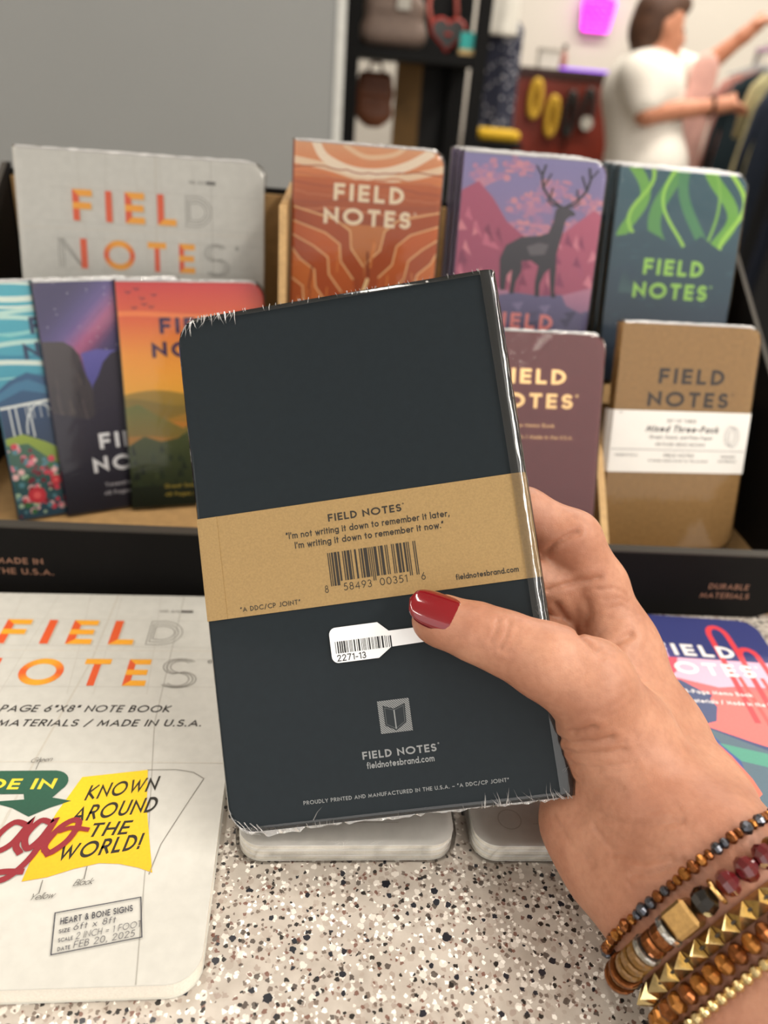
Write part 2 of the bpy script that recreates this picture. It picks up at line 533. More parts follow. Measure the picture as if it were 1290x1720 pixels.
def ink_mat(name, rough=.45, metal=0.0, vary=.05, spec=.4):
    m = bpy.data.materials.new(name); m.use_nodes = True
    nt = m.node_tree; N = nt.nodes; L = nt.links; p = N['Principled BSDF']
    a = N.new('ShaderNodeAttribute'); a.attribute_name = 'ink'
    tc = N.new('ShaderNodeTexCoord'); nz = N.new('ShaderNodeTexNoise'); nz.inputs['Scale'].default_value = 900
    L.new(tc.outputs['Object'], nz.inputs['Vector'])
    hs = N.new('ShaderNodeHueSaturation')
    mr = N.new('ShaderNodeMapRange'); mr.inputs['To Min'].default_value = 1 - vary * 2; mr.inputs['To Max'].default_value = 1 + vary * 2
    L.new(nz.outputs['Fac'], mr.inputs['Value']); L.new(mr.outputs['Result'], hs.inputs['Value'])
    L.new(a.outputs['Color'], hs.inputs['Color']); L.new(hs.outputs['Color'], p.inputs['Base Color'])
    p.inputs['Roughness'].default_value = rough; p.inputs['Metallic'].default_value = metal
    p.inputs['Specular IOR Level'].default_value = spec
    return m
INK = ink_mat('printing_ink')
FOIL = ink_mat('foil_ink', rough=.28, metal=.7)

def film_mat(name, amount=.10, rough=.07, bump=.35, scale=90, milk=.0, ior=1.5):
    """clear shrink film: passes light, glints where it faces the lamps"""
    m = bpy.data.materials.new(name); m.use_nodes = True
    nt = m.node_tree; N = nt.nodes; L = nt.links
    N.remove(N['Principled BSDF']); out = N['Material Output']
    tr = N.new('ShaderNodeBsdfTransparent'); tr.inputs['Color'].default_value = (.97, .97, .97, 1)
    gl = N.new('ShaderNodeBsdfGlossy'); gl.inputs['Roughness'].default_value = rough
    df = N.new('ShaderNodeBsdfDiffuse'); df.inputs['Color'].default_value = (.9, .9, .9, 1)
    fr = N.new('ShaderNodeFresnel'); fr.inputs['IOR'].default_value = ior
    ad = N.new('ShaderNodeMath'); ad.operation = 'MULTIPLY_ADD'; ad.inputs[1].default_value = .9; ad.inputs[2].default_value = amount - .04
    L.new(fr.outputs['Fac'], ad.inputs[0])
    tc = N.new('ShaderNodeTexCoord'); nz = N.new('ShaderNodeTexNoise'); nz.inputs['Scale'].default_value = scale
    nz.inputs['Detail'].default_value = 5; nz.inputs['Distortion'].default_value = 1.2
    L.new(tc.outputs['Object'], nz.inputs['Vector'])
    bp = N.new('ShaderNodeBump'); bp.inputs['Strength'].default_value = bump; bp.inputs['Distance'].default_value = .002
    L.new(nz.outputs['Fac'], bp.inputs['Height']); L.new(bp.outputs['Normal'], gl.inputs['Normal'])
    mx = N.new('ShaderNodeMixShader'); L.new(ad.outputs[0], mx.inputs['Fac'])
    L.new(tr.outputs[0], mx.inputs[1]); L.new(gl.outputs[0], mx.inputs[2])
    if milk:
        m2 = N.new('ShaderNodeMixShader'); m2.inputs['Fac'].default_value = milk
        L.new(mx.outputs[0], m2.inputs[1]); L.new(df.outputs[0], m2.inputs[2]); L.new(m2.outputs[0], out.inputs['Surface'])
    else:
        L.new(mx.outputs[0], out.inputs['Surface'])
    MATS[name] = m
    return m
FILM = film_mat('shrink_film', .045, .06, .22, 30, ior=1.4)
FILM_SPINE = film_mat('taut_shrink_film', .09, .045, .06, 90, ior=1.5)
FILM_HEM = film_mat('welded_film_edge', .2, .15, .4, 200, milk=.5)
FILM_CREASE = film_mat('shrink_film_crease', .25, .12, .5, 300, milk=.25)

# ================================================================== the setting
def structure(o): o['kind'] = 'structure'; return o
m_wall_grey = mat('grey_wall_paint', '#8f9190', .75, vary=.02, vscale=3, bump=.05, bscale=300)
m_wall_white = mat('cream_wall_paint', '#cfcac0', .8, vary=.03, vscale=2, bump=.05, bscale=300)
m_floor = mat('shop_floor', '#8d8478', .5, vary=.1, vscale=5)
m_ceil = mat('ceiling_paint', '#d8d5cf', .9, vary=.02, vscale=4)
structure(Geo().box(-4, 4, -3, 5.4, -.05, 0).build('floor', m_floor))
structure(Geo().box(-4, 4, -3, 5.4, CEIL, CEIL + .05).build('ceiling', m_ceil))
structure(Geo().box(-4, 4, 5.2, 5.3, 0, CEIL).build('wall_back', m_wall_white))
structure(Geo().box(3.9, 4, -3, 5.2, 0, CEIL).build('wall_right', m_wall_white))
structure(Geo().box(-4, -3.9, -3, 5.2, 0, CEIL).build('wall_left', m_wall_white))
structure(Geo().box(-3.9, -.012, 1.95, 2.06, 0, CEIL).build('wall_partition', m_wall_grey))
structure(Geo().box(-.012, .008, 1.945, 2.065, 0, CEIL).build('trim_1', mat('pale_trim', '#c9cac6', .6)))
m_housing = mat('lamp_housing', '#e6e4df', .5)
for i, (lx, ly, sx, sy, pw) in enumerate(LAMPS):
    t = empty('ceiling_lamp', loc=(lx, ly, CEIL))
    tag(t, 'long white fluorescent lamp housing fixed under the shop ceiling', 'lamp', 'ceiling lamps of the shop')
    gq = Geo().box(-sx / 2 - .03, sx / 2 + .03, -sy / 2 - .03, -sy / 2 - .01, -.07, 0).box(-sx / 2 - .03, sx / 2 + .03, sy / 2 + .01, sy / 2 + .03, -.07, 0)
    gq.box(-sx / 2 - .03, sx / 2 + .03, -sy / 2 - .01, sy / 2 + .01, -.045, 0)
    gq.build('housing', m_housing, t)
    Geo().box(-sx / 2 - .03, -sx / 2 - .005, -sy / 2 - .01, sy / 2 + .01, -.07, -.045).build('end_cap', m_housing, t)
    Geo().box(sx / 2 + .005, sx / 2 + .03, -sy / 2 - .01, sy / 2 + .01, -.07, -.045).build('end_cap', m_housing, t)

# ------------------------------------------------------------------ speckled counter
def counter_mat():
    m = bpy.data.materials.new('speckled_solid_surface'); m.use_nodes = True
    nt = m.node_tree; N = nt.nodes; L = nt.links; p = N['Principled BSDF']
    tc = N.new('ShaderNodeTexCoord')
    def mathn(op, a, b=None):
        n = N.new('ShaderNodeMath'); n.operation = op
        for i, v in enumerate((a, b)):
            if v is None: continue
            if isinstance(v, (int, float)): n.inputs[i].default_value = v
            else: L.new(v, n.inputs[i])
        return n.outputs[0]
    nz = N.new('ShaderNodeTexNoise'); nz.inputs['Scale'].default_value = 120; nz.inputs['Detail'].default_value = 5
    L.new(tc.outputs['Object'], nz.inputs['Vector'])
    rp = N.new('ShaderNodeValToRGB'); L.new(nz.outputs['Fac'], rp.inputs['Fac'])
    rp.color_ramp.elements[0].position = .32; rp.color_ramp.elements[0].color = srgb('#aea59b')
    rp.color_ramp.elements[1].position = .68; rp.color_ramp.elements[1].color = srgb('#c4bcb2')
    cur = rp.outputs['Color']
    warp = N.new('ShaderNodeTexNoise'); warp.inputs['Scale'].default_value = 900; L.new(tc.outputs['Object'], warp.inputs['Vector'])
    wm = N.new('ShaderNodeVectorMath'); wm.operation = 'SCALE'; wm.inputs['Scale'].default_value = .0016; L.new(warp.outputs['Color'], wm.inputs[0])
    wa = N.new('ShaderNodeVectorMath'); wa.operation = 'ADD'; L.new(tc.outputs['Object'], wa.inputs[0]); L.new(wm.outputs[0], wa.inputs[1])
    #        cells/m, share, size (of cell), colour, opacity
    for i, (sc, share, size, col, op) in enumerate([
            (250, .42, .44, '#a89b90', .6), (340, .32, .38, '#97857a', .6), (300, .42, .38, '#e6e0d7', .8),
            (450, .34, .36, '#f6f2ea', .95), (480, .20, .38, '#66574d', .85), (330, .16, .34, '#463c36', .9),
            (520, .12, .38, '#6e4336', .85), (240, .11, .30, '#23252d', 1.0), (430, .15, .36, '#2a2724', 1.0), (150, .06, .24, '#1b1d25', 1.0)]):
        of = N.new('ShaderNodeVectorMath'); of.operation = 'ADD'; of.inputs[1].default_value = (i * 1.37, i * .71, i * .31)
        L.new(wa.outputs[0], of.inputs[0])
        v = N.new('ShaderNodeTexVoronoi'); v.inputs['Scale'].default_value = sc; L.new(of.outputs[0], v.inputs['Vector'])
        v.voronoi_dimensions = '2D'
        sp = N.new('ShaderNodeSeparateColor'); L.new(v.outputs['Color'], sp.inputs[0])
        has = mathn('LESS_THAN', sp.outputs[0], share)
        rad = mathn('MULTIPLY_ADD', sp.outputs[1], size * .75)
        rad.node.inputs[2].default_value = size * .35
        ins = mathn('LESS_THAN', v.outputs['Distance'], rad)
        f = mathn('MULTIPLY', mathn('MULTIPLY', has, ins), op)
        mx = N.new('ShaderNodeMix'); mx.data_type = 'RGBA'
        L.new(f, mx.inputs[0]); L.new(cur, mx.inputs[6]); mx.inputs[7].default_value = srgb(col)
        cur = mx.outputs[2]
    L.new(cur, p.inputs['Base Color'])
    p.inputs['Roughness'].default_value = .28
    p.inputs['Specular IOR Level'].default_value = .45
    return m
ctr = empty('shop_counter', loc=(0, .53, 0))
tag(ctr, 'shop counter with a pale speckled solid-surface top under the notebook display', 'counter')
gq = Geo()
prof = [(.1255, CT - .04), (.135, CT - .05), (.70, CT - .05), (.70, CT), (.1285, CT), (.1262, CT - .0012), (.1255, CT - .004)]
V = [(x, y - .53, z) for x in (-1.3, 1.2) for y, z in prof]; n = len(prof)
gq.add(V, [tuple(range(n))[::-1], tuple(range(n, 2 * n))] + [(i, (i + 1) % n, n + (i + 1) % n, n + i) for i in range(n)])
gq.build('countertop', counter_mat(), ctr)
m_cab = mat('counter_laminate', '#4a443f', .5, vary=.08, vscale=12)
Geo().box(-1.25, 1.15, -.32, .15, .1, CT - .05).build('body', m_cab, ctr)
Geo().box(-1.22, 1.12, -.29, .13, 0, .1).build('plinth', mat('plinth_black', '#171614', .5), ctr)
for i in range(4):
    x0 = -1.25 + i * .6
    d = Geo().box(x0 + .005, x0 + .595, -.338, -.32, .11, CT - .06).build('door', m_cab, ctr)
    Geo().tube([(x0 + .1, -.365, .8), (x0 + .5, -.365, .8)], .006).build('handle', mat('steel', '#a9a9a9', .3, 1.0), d)

# ------------------------------------------------------------------ notebook display box
m_black = mat('black_card', '#070606', .65, spec=.2, vary=.15, vscale=40, bump=.05, bscale=900)
m_edge = mat('black_card_cut_edge', '#37332d', .7)
m_kraft = mat('kraft_board', '#a07f52', .75, vary=.12, vscale=160, bump=.12, bscale=900)
m_kraft_edge = mat('kraft_board_cut_edge', '#c8a574', .8, vary=.12, vscale=300)
Y0, LH = .349, .041
dsp = empty('display_box', loc=(.025, Y0, CT + .0003)); ox, oy = .025, Y0
tag(dsp, 'black card counter display box with kraft compartments full of notebooks', 'display box')
def D(name, G_, m): 
    G_.V = [(x - ox, y - oy, z) for x, y, z in G_.V]; return G_.build(name, m, dsp)
XL, XR = -.226, .288
XF = XR - .002
lip = [(XL - .018, 0), (XR - .036, 0), (XR - .024, .005), (XR + .002, LH * .8), (XR + .003, LH), (XL - .018, LH)]
gq = Geo(); n = len(lip)
V = [(x, y, z) for y in (Y0, Y0 + .0035) for x, z in lip]
gq.add(V, [tuple(range(n)), tuple(range(n, 2 * n))[::-1]] + [((i + 1) % n, i, n + i, n + (i + 1) % n) for i in range(n)])
lipo = D('front_lip', gq, m_black)
D('lip_edge', Geo().box(XL - .018, XR + .003, Y0 - .0002, Y0 + .006, LH, LH + .0012), m_edge)
D('tray_floor', Geo().prism([(XL, Y0 + .0035), (XR - .022, Y0 + .0035), (XR - .002, Y0 + .03), (XR, .600), (XL, .600)], 0, .0022), m_kraft)
sp_ = [(Y0 + .0036, .030), (Y0 + .026, 0), (.600, 0), (.600, .186), (.592, .186), (Y0 + .016, LH), (Y0 + .003, LH)]
for x, xf in ((XL - .003, XL - .003), (XR, XF)):
    sx_ = lambda xx, y: xx + (xf - x) * (.600 - y) / (.600 - Y0)
    gq = Geo(); V = [(sx_(xx, y), y, z) for xx in (x, x + .003) for y, z in sp_]; n = len(sp_)
    gq.add(V, [tuple(range(n))[::-1], tuple(range(n, 2 * n))] + [(i, (i + 1) % n, n + (i + 1) % n, n + i) for i in range(n)])
    D('side_panel', gq, m_black)
    gq = Geo(); V = [(sx_(xx, y), y, z) for xx in (x - .0003, x + .0033) for y, z in [(.592, .186), (.592, .1866), (Y0 + .016, LH + .0006), (Y0 + .016, LH)]]
    gq.add(V, [(0, 1, 2, 3), (7, 6, 5, 4), (0, 4, 5, 1), (1, 5, 6, 2), (2, 6, 7, 3), (3, 7, 4, 0)])
    D('side_edge', gq, m_edge)
D('back_panel', Geo().box(XL, XR, .597, .600, .0022, .182), m_black)
D('back_lining', Geo().box(XL + .001, XR - .001, .593, .5968, .0022, .178), m_kraft)
STEP = .081
D('step_top', Geo().box(-.0265, XR - .0125, .474, .593, STEP - .003, STEP), m_kraft)
D('step_front', Geo().box(-.0265, XR - .0125, .471, .474, .0022, STEP), m_kraft)
D('divider', Geo().box(-.0315, -.0275, .476, .593, .0022, .188), m_kraft)
D('divider_edge', Geo().box(-.0317, -.0273, .4745, .476, .0022, .188), m_kraft_edge)
dv = [(.366, .0022), (.4705, .0022), (.4705, .094), (.460, .094)]
gq = Geo(); V = [(xx, y, z) for xx in (.1685, .1725) for y, z in dv]
gq.add(V, [(3, 2, 1, 0), (4, 5, 6, 7), (0, 1, 5, 4), (1, 2, 6, 5), (2, 3, 7, 6), (3, 0, 4, 7)]); D('divider', gq, m_kraft)
gq = Geo(); V = [(xx, y, z) for xx in (.1683, .1727) for y, z in [(.366, .0022), (.460, .094), (.4586, .094), (.3646, .0022)]]
gq.add(V, [(0, 1, 2, 3), (7, 6, 5, 4), (0, 4, 5, 1), (1, 5, 6, 2), (2, 6, 7, 3), (3, 7, 4, 0)]); D('divider_edge', gq, m_kraft_edge)
# copper lettering on the lip (read from the front: x right, z up)
lm = Matrix(((1, 0, 0, 0), (0, 0, -1, 0), (0, 1, 0, 0), (0, 0, 0, 1)))
for nm_, rows_ in (('made_in_lettering', (('MADE IN', 73, 949, 24), ('THE U.S.A.', 91, 967, 30))),
                   ('materials_lettering', (('DURABLE', 1256, 992, 23.5), ('MATERIALS', 1256, 1007, 29)))):
    a = Art()
    for t_, x_, y_, w_ in rows_:
        q_ = at(x_, y_, Y0)
        a.text(t_, q_.x * 1000, (q_.z - CT) * 1000, 3.7, '#8a6450', th=.17, align='r', width=w_)
    a.V = [(x - ox, y, z) for x, y, z in a.V]
    a.build(nm_, dsp, INK, z=.0001, mtx=lm)

# ================================================================== notebooks
m_page = mat('page_edges', '#e9e4d8', .85, vary=.06, vscale=1500)
COVERS = {}
def cover_mesh(w, h, t, r, spine, both=False):
    """one folded cover: front sheet, back sheet, rounded spine; outer front face at z=0"""
    gq = Geo(); s = .00035
    P = [(x / 1000, y / 1000) for x, y in cover_outline(w, h, r, 0, both, spine)]
    gq.prism(P, -s, 0); gq.prism(P, -t, -t + s)
    if not both:
        arcp = [(-t * .34 * math.cos(R(a)), -t / 2 + t / 2 * math.sin(R(a))) for a in range(-90, 91, 18)]
        if spine == 'R': arcp = [(w / 1000 - x, z) for x, z in arcp]
        V = []; F = []
        for x, z in arcp:
            V += [(x, 0, z), (x, h / 1000, z)]
        k = len(arcp)
        for i in range(k - 1):
            f = (2 * i, 2 * i + 1, 2 * i + 3, 2 * i + 2); F.append(f if spine == 'L' else f[::-1])
        V2 = V + [(p[0] + (.0004 if spine == 'L' else -.0004), p[1], p[2]) for p in V]
        F2 = F + [tuple(i + 2 * k for i in f[::-1]) for f in F]
        for i in range(k - 1):
            for e in (0, 1):
                F2.append((2 * i + e, 2 * i + 2 + e, 2 * k + 2 * i + 2 + e, 2 * k + 2 * i + e))
        gq.add(V2, F2)
    return gq
CURL = 5.0
def drop(x, w, t):
    u = max(0, min(1, (x - (w - CURL)) / CURL)); return t / 2 * (1 - math.sqrt(max(0, 1 - u * u)))
def cover_curl(w, h, t, r):
    """as cover_mesh with the spine on the right, both sheets rolling over into it"""
    gq = Geo(); s = .00035
    P = cover_outline(w, h, r, 0, False, 'R'); P = clip_poly(P, [(-9, -9), (w - CURL, -9), (w - CURL, h + 9), (-9, h + 9)])
    P = [(x / 1000, y / 1000) for x, y in P]
    gq.prism(P, -s, 0); gq.prism(P, -t, -t + s)
    xs = [w - CURL + CURL * math.sin(R(a)) for a in range(0, 91, 9)]
    pr = [(x, -drop(x, w, t)) for x in xs] + [(x, -t + drop(x, w, t)) for x in xs[::-1][1:]]
    n = len(pr); V = [(x / 1000, y, z) for y in (0, h / 1000) for x, z in pr]
    gq.add(V, [(i, i + 1, n + i + 1, n + i) for i in range(n - 1)])
    return gq
def pages_mesh(w, h, t, r, spine, both=False):
    gq = Geo(); s = .00035
    P = [(x / 1000, y / 1000) for x, y in cover_outline(w, h, r, .5, both, spine)]
    return gq.prism(P, -t + s, -s)
def wrap_geo(w, h, T, r, spine, e=.0010, crinkle=.0, both=False, seed=1):
    """film skin round a whole pack"""
    rnd = random.Random(seed)
    P0 = cover_outline(w, h, r, 0, both, spine)
    cx, cy = w / 2, h / 2
    def grow(d, jit=0):
        out = []
        for x, y in P0:
            sx, sy = (x - cx) / cx, (y - cy) / cy
            j = rnd.uniform(-jit, jit)
            out.append(((x + d * max(-1, min(1, sx * 1.0))) / 1000, (y + (d + j) * sy) / 1000))
        return out
    # densify the level edges so that the film can pucker there
    dens = []
    for i in range(len(P0)):
        p, q = P0[i], P0[(i + 1) % len(P0)]
        L_ = math.hypot(p[0] - q[0], p[1] - q[1]); k = max(1, int(L_ / 4))
        for j in range(k): dens.append((p[0] + (q[0] - p[0]) * j / k, p[1] + (q[1] - p[1]) * j / k))
    P0 = dens
    sx_ = (T * 1000 * .34)
    rows = [(-T - e, -1.2, 0), (-T - e * .6, .2, crinkle), (-T * .75, .8, crinkle * 1.4), (-T * .25, .8, crinkle * 1.4), (e * .6, .2, crinkle), (e, -1.2, 0)]
    gq = Geo(); V = []; n = len(P0)
    for z, d, j in rows:
        V += [(x, y, z) for x, y in grow(d + (.5 if 0 < d else 0), j)]
    F = [tuple(range(n))[::-1], tuple(range((len(rows) - 1) * n, len(rows) * n))]
    for i in range(len(rows) - 1):
        for k in range(n):
            F.append((i * n + k, i * n + (k + 1) % n, (i + 1) * n + (k + 1) % n, (i + 1) * n + k))
    return gq.add(V, F)

MESH = {}
def pack(label, mtx, w, h, n, t, m_cover, art=None, cat='notebook', group=None, spine='L', r=9.5, wrap=True, both=False, m_pg=None, crinkle=.25, name='notebook_pack', curl=False):
    root = empty(name, mtx)
    tag(root, label, cat, group)
    for k in range(n):
        kc = (w, h, t, r, spine, both, m_cover.name); kp = (w, h, t, r, spine, both, 'pages')
        mt = Matrix.Translation((0, 0, -k * t))
        if kc in MESH: inst('cover', MESH[kc], root, mt)
        else: MESH[kc] = (cover_curl(w, h, t - .0001, r) if curl else cover_mesh(w, h, t - .0001, r, spine, both)).build('cover', m_cover, root, mtx=mt).data
        if kp in MESH: inst('pages', MESH[kp], root, mt)
        else: MESH[kp] = pages_mesh(w - (3.4 if curl else 0), h, t - .0001, r, spine, both).build('pages', m_pg or m_page, root, mtx=mt).data
    if art is not None:
        art(root, w, h)
    if wrap:
        kw = (w, h, n * t, r, spine, both, 'wrap')
        if kw in MESH: inst('shrink_wrap', MESH[kw], root)
        else: MESH[kw] = wrap_geo(w, h, n * t, r, spine, crinkle=crinkle, both=both).build('shrink_wrap', FILM, root).data
        if not both:
            kh = (w, h, n * t, 'hem')
            if kh in MESH: inst('film_hem', MESH[kh], root)
            else:
                r2 = random.Random(int(w + h)); V = []; F = []; m_ = 30
                for i in range(m_ + 1):
                    x = .4 + (w - r * .55) * i / m_; inn = max(0, x - (w - r)) ** 2 / (2.0 * r)
                    e = r2.uniform(.9, 1.5); z = .0008
                    V += [(x / 1000, (h - inn - .3) / 1000, z), (x / 1000, (h - inn + e) / 1000, z - .0004), (x / 1000, (h - inn + e * .8) / 1000, -n * t)]
                for i in range(m_): F += [(3 * i, 3 * i + 3, 3 * i + 4, 3 * i + 1), (3 * i + 1, 3 * i + 4, 3 * i + 5, 3 * i + 2)]
                MESH[kh] = mk('film_hem', V, F, FILM_HEM, root).data
    return root
def stand(x, y, z, tilt, yaw):
    ex = Vector((math.cos(R(yaw)), math.sin(R(yaw)), 0)); nn = Vector((-ex.y, ex.x, 0))
    ey = Vector((0, 0, 1)) * math.cos(R(tilt)) + nn * math.sin(R(tilt))
    return frame(Vector((x, y, CT + z)), ex, ey, ex.cross(ey))
def behind(m, dx, dz):
    """the same pose pushed back by dz metres (and sideways dx) along the pack's own axes"""
    ez = m.col[2]; n_ = Vector((-ez[0], -ez[1], 0)).normalized(); ex = Vector(m.col[0][:3])
    return Matrix.Translation(n_ * (dz / math.hypot(ez[0], ez[1])) + ex * dx) @ m
def clipper(w, h, r=9.5, i=.15, both=False, spine='L'): return cover_outline(w, h, r, i, both, spine)
def title(a, y1, y2, col, two=None, x1=(24, 66.5), x2=(18.5, 71.5), cap=9.6, th=.225, rmark=True):
    a.text('FIELD', x1[0], y1, cap, col, width=x1[1] - x1[0], th=th, track=.27, two=two)
    a.text('NOTES', x2[0], y2, cap, col, width=x2[1] - x2[0], th=th, track=.27, two=two)
    if rmark: a.line(arc(x2[1] + 2.4, y2 + cap - .8, .7, .7, 0, 360, 10), .35, col)
def spline(P, n=6):
    """smooth run through the points"""
    out = []
    for i in range(len(P) - 1):
        p0, p1, p2, p3 = P[max(0, i - 1)], P[i], P[i + 1], P[min(len(P) - 1, i + 2)]
        for k in range(n):
            t = k / n
            out.append(tuple(.5 * (2 * p1[c] + (p2[c] - p0[c]) * t + (2 * p0[c] - 5 * p1[c] + 4 * p2[c] - p3[c]) * t * t + (3 * p1[c] - p0[c] - 3 * p2[c] + p3[c]) * t ** 3) for c in (0, 1)))
    return out + [P[-1]]
def wavy(x0, x1, y, amp, n=24, ph=0.0, f=2.0, rnd=None):
    return [(x0 + (x1 - x0) * i / n, y + amp * math.sin(ph + f * math.pi * i / n) + (rnd.uniform(-amp, amp) * .5 if rnd else 0)) for i in range(n + 1)]

# ------------------------------------------------------------------ cover art (printed ink)
def art_canyon(root, w, h):
    a = Art(clipper(w, h)); rn = random.Random(3)
    a.rect(0, 0, w, h, '#e0934f', '#8c3a16')
    a.rect(0, 122, w, h, '#dfa477', '#d98249')
    a.line(spline([(-2, 130), (20, 127), (45, 122), (70, 125), (91, 131)]), 4.0, '#ecd3b2')
    a.rect(0, 96, w, 121, '#c66a36', '#a14b20')
    a.line(spline([(12, 141), (18, 132), (34, 126), (52, 126), (68, 131), (80, 138)]), 5.0, '#f2e2ca'); a.line(spline([(30, 139), (42, 134), (58, 136), (66, 141)]), 2.6, '#e9c7a0')  # cream arcs: part sky picture, part film glare drawn into the ink
    for k in range(7):
        y = 126 - k * 4.5
        a.line(wavy(0, w, y, 1.2, 20, k, 3, rn), .7 + rn.random(), '#c9794d' if k % 2 else '#a75530')
    # canyon walls in steps
    for k, (xl, xr, y, c) in enumerate([(30, 62, 98, '#b5551f'), (24, 70, 90, '#cf6a29'), (17, 78, 82, '#b9561d'), (9, 84, 74, '#d97b33'), (2, 92, 64, '#c0601f')]):
        L_ = [(0, 0), (xl + 16, 0), (xl + 20, 30), (xl + 14, y - 26), (xl + 6, y - 16), (xl + 5, y - 6), (xl - 4, y), (0, y + 6)]
        a.poly(L_, c, '#8e3c12')
        a.line(L_[3:], .9, '#f0c489')
        R_ = [(w, y + 8), (xr + 2, y + 2), (xr - 6, y - 5), (xr - 8, y - 16), (xr - 16, y - 24), (xr - 20, 30), (xr - 18, 0), (w, 0)]
        a.poly(R_, c, '#8e3c12')
        a.line(R_[:5], .9, '#f0c489')
    for k in range(26):
        x = rn.uniform(0, w); y = rn.uniform(5, 80)
        a.line([(x, y), (x + rn.uniform(-2, 2), y + rn.uniform(6, 16))], rn.uniform(.5, 1.2), rn.choice(['#d9853f', '#7a2f10', '#e39a52', '#8e3f18']))
    a.line([(45, 20), (40, 32), (50, 42), (44, 54), (47, 64)], 2.0, '#f3d7a0')
    title(a, 109, 95.5, '#f3e3c4')
    a.build('cover_art', root, INK)
def elk_outline():
    return [(29, 69), (28, 80), (31, 88), (40, 93.5), (52, 95), (57, 97), (59.5, 104), (60, 110.5), (62, 113.5), (66.5, 113.2), (72, 110), (72.6, 108.4), (69, 107.4), (66.8, 105.2),
            (66, 98), (64.5, 90), (63.5, 84), (64.5, 76), (65, 62), (66.5, 58.5), (63.4, 58.5), (62, 66), (60.4, 76), (57.5, 73), (55, 66), (55.6, 58.5), (52.8, 58.5), (52, 67), (53, 77), (48, 80), (42, 79.5),
            (42.5, 73), (39.5, 66.5), (39, 59.2), (36, 59.2), (36.4, 68), (36.5, 74), (33.5, 70), (33, 61), (30, 61)]
def art_elk(root, w, h):
    a = Art(clipper(w, h)); rn = random.Random(5)
    a.rect(0, 0, w, h, '#8c86b4', '#a87fa0')
    for cx_, cy_, sx_, n_ in ((14, 128, 9, 46), (44, 112, 10, 60), (60, 122, 9, 40), (78, 116, 9, 46), (34, 134, 8, 24), (70, 100, 10, 40), (48, 98, 12, 40)):
        for k in range(n_):
            t = rn.random()
            a.disc(cx_ + rn.gauss(0, sx_ * .6), cy_ + rn.gauss(0, 3), rn.uniform(1.2, 3.4), rn.choice(['#bd8aa8', '#c98fa6', '#a987b0', '#b188ac', '#d395a4']), rn.uniform(.8, 2.0), n=9)
    a.poly([(0, 118), (10, 124), (20, 115), (30, 102), (42, 94), (50, 80), (50, 40), (0, 40)], '#b35a78', '#a04a68')
    a.poly([(46, 84), (60, 92), (74, 104), (84, 112), (92, 108), (92, 40), (40, 40)], '#c26682', '#a65370')
    for k in range(22):
        x = rn.uniform(0, 46); y = rn.uniform(62, 112 - x * .5)
        a.poly([(x, y), (x + rn.uniform(2, 6), y - rn.uniform(5, 14)), (x - rn.uniform(0, 3), y - rn.uniform(4, 9))], rn.choice(['#8c3d5e', '#c97089', '#d98b97']))
    for k in range(16):
        x = rn.uniform(56, 88); y = rn.uniform(62, 98)
        a.poly([(x, y), (x + rn.uniform(2, 6), y - rn.uniform(5, 12)), (x - rn.uniform(0, 3), y - rn.uniform(4, 9))], rn.choice(['#96466a', '#d98a9c', '#b25c7c']))
    a.poly([(0, 64), (18, 60), (30, 62), (50, 57), (70, 60), (89, 66), (89, 40), (0, 40)], '#c48aa2', '#8d6c94')
    a.poly([(0, 46), (16, 52), (24, 57), (40, 60), (58, 59), (70, 60.5), (74, 54), (84, 50), (89, 52), (89, 0), (0, 0)], '#6d668e', '#3c3a56')
    for k in range(16):
        x = rn.uniform(6, 80); y = rn.uniform(40, 56)
        a.poly([(x, y), (x + 8, y + 1.5), (x + 5, y - 5)], rn.choice(['#4a4768', '#857ca2', '#5a5578']))
    a.poly(elk_outline(), '#4a4650', '#26242e')
    a.poly([(44, 88), (52, 91), (58, 90), (56, 84), (47, 83)], '#68636a')
    for s, (bx, by) in ((-1, (62.5, 113)), (1, (66, 113))):
        tip = [(bx, by), (bx + s * 7, by + 4), (bx + s * 12, by + 10), (bx + s * 13.5, by + 17), (bx + s * 12, by + 22.5)]
        a.line(tip, 1.25, '#2b2933')
        a.line([tip[1], (tip[1][0] + s * -1, tip[1][1] + 6)], .9, '#2b2933')
        a.line([tip[2], (tip[2][0] - s * 4, tip[2][1] + 8)], .9, '#2b2933')
        a.line([tip[3], (tip[3][0] + s * 4, tip[3][1] + 5)], .9, '#2b2933')
        a.line([tip[0], (tip[0][0] + s * 5, tip[0][1] + .5), (tip[0][0] + s * 8.5, tip[0][1] + 3)], .8, '#2b2933')
    a.rect(0, 0, w, 36, '#3a3550', '#262336')
    title(a, 38, 22, '#e88f8b')
    a.build('cover_art', root, INK)
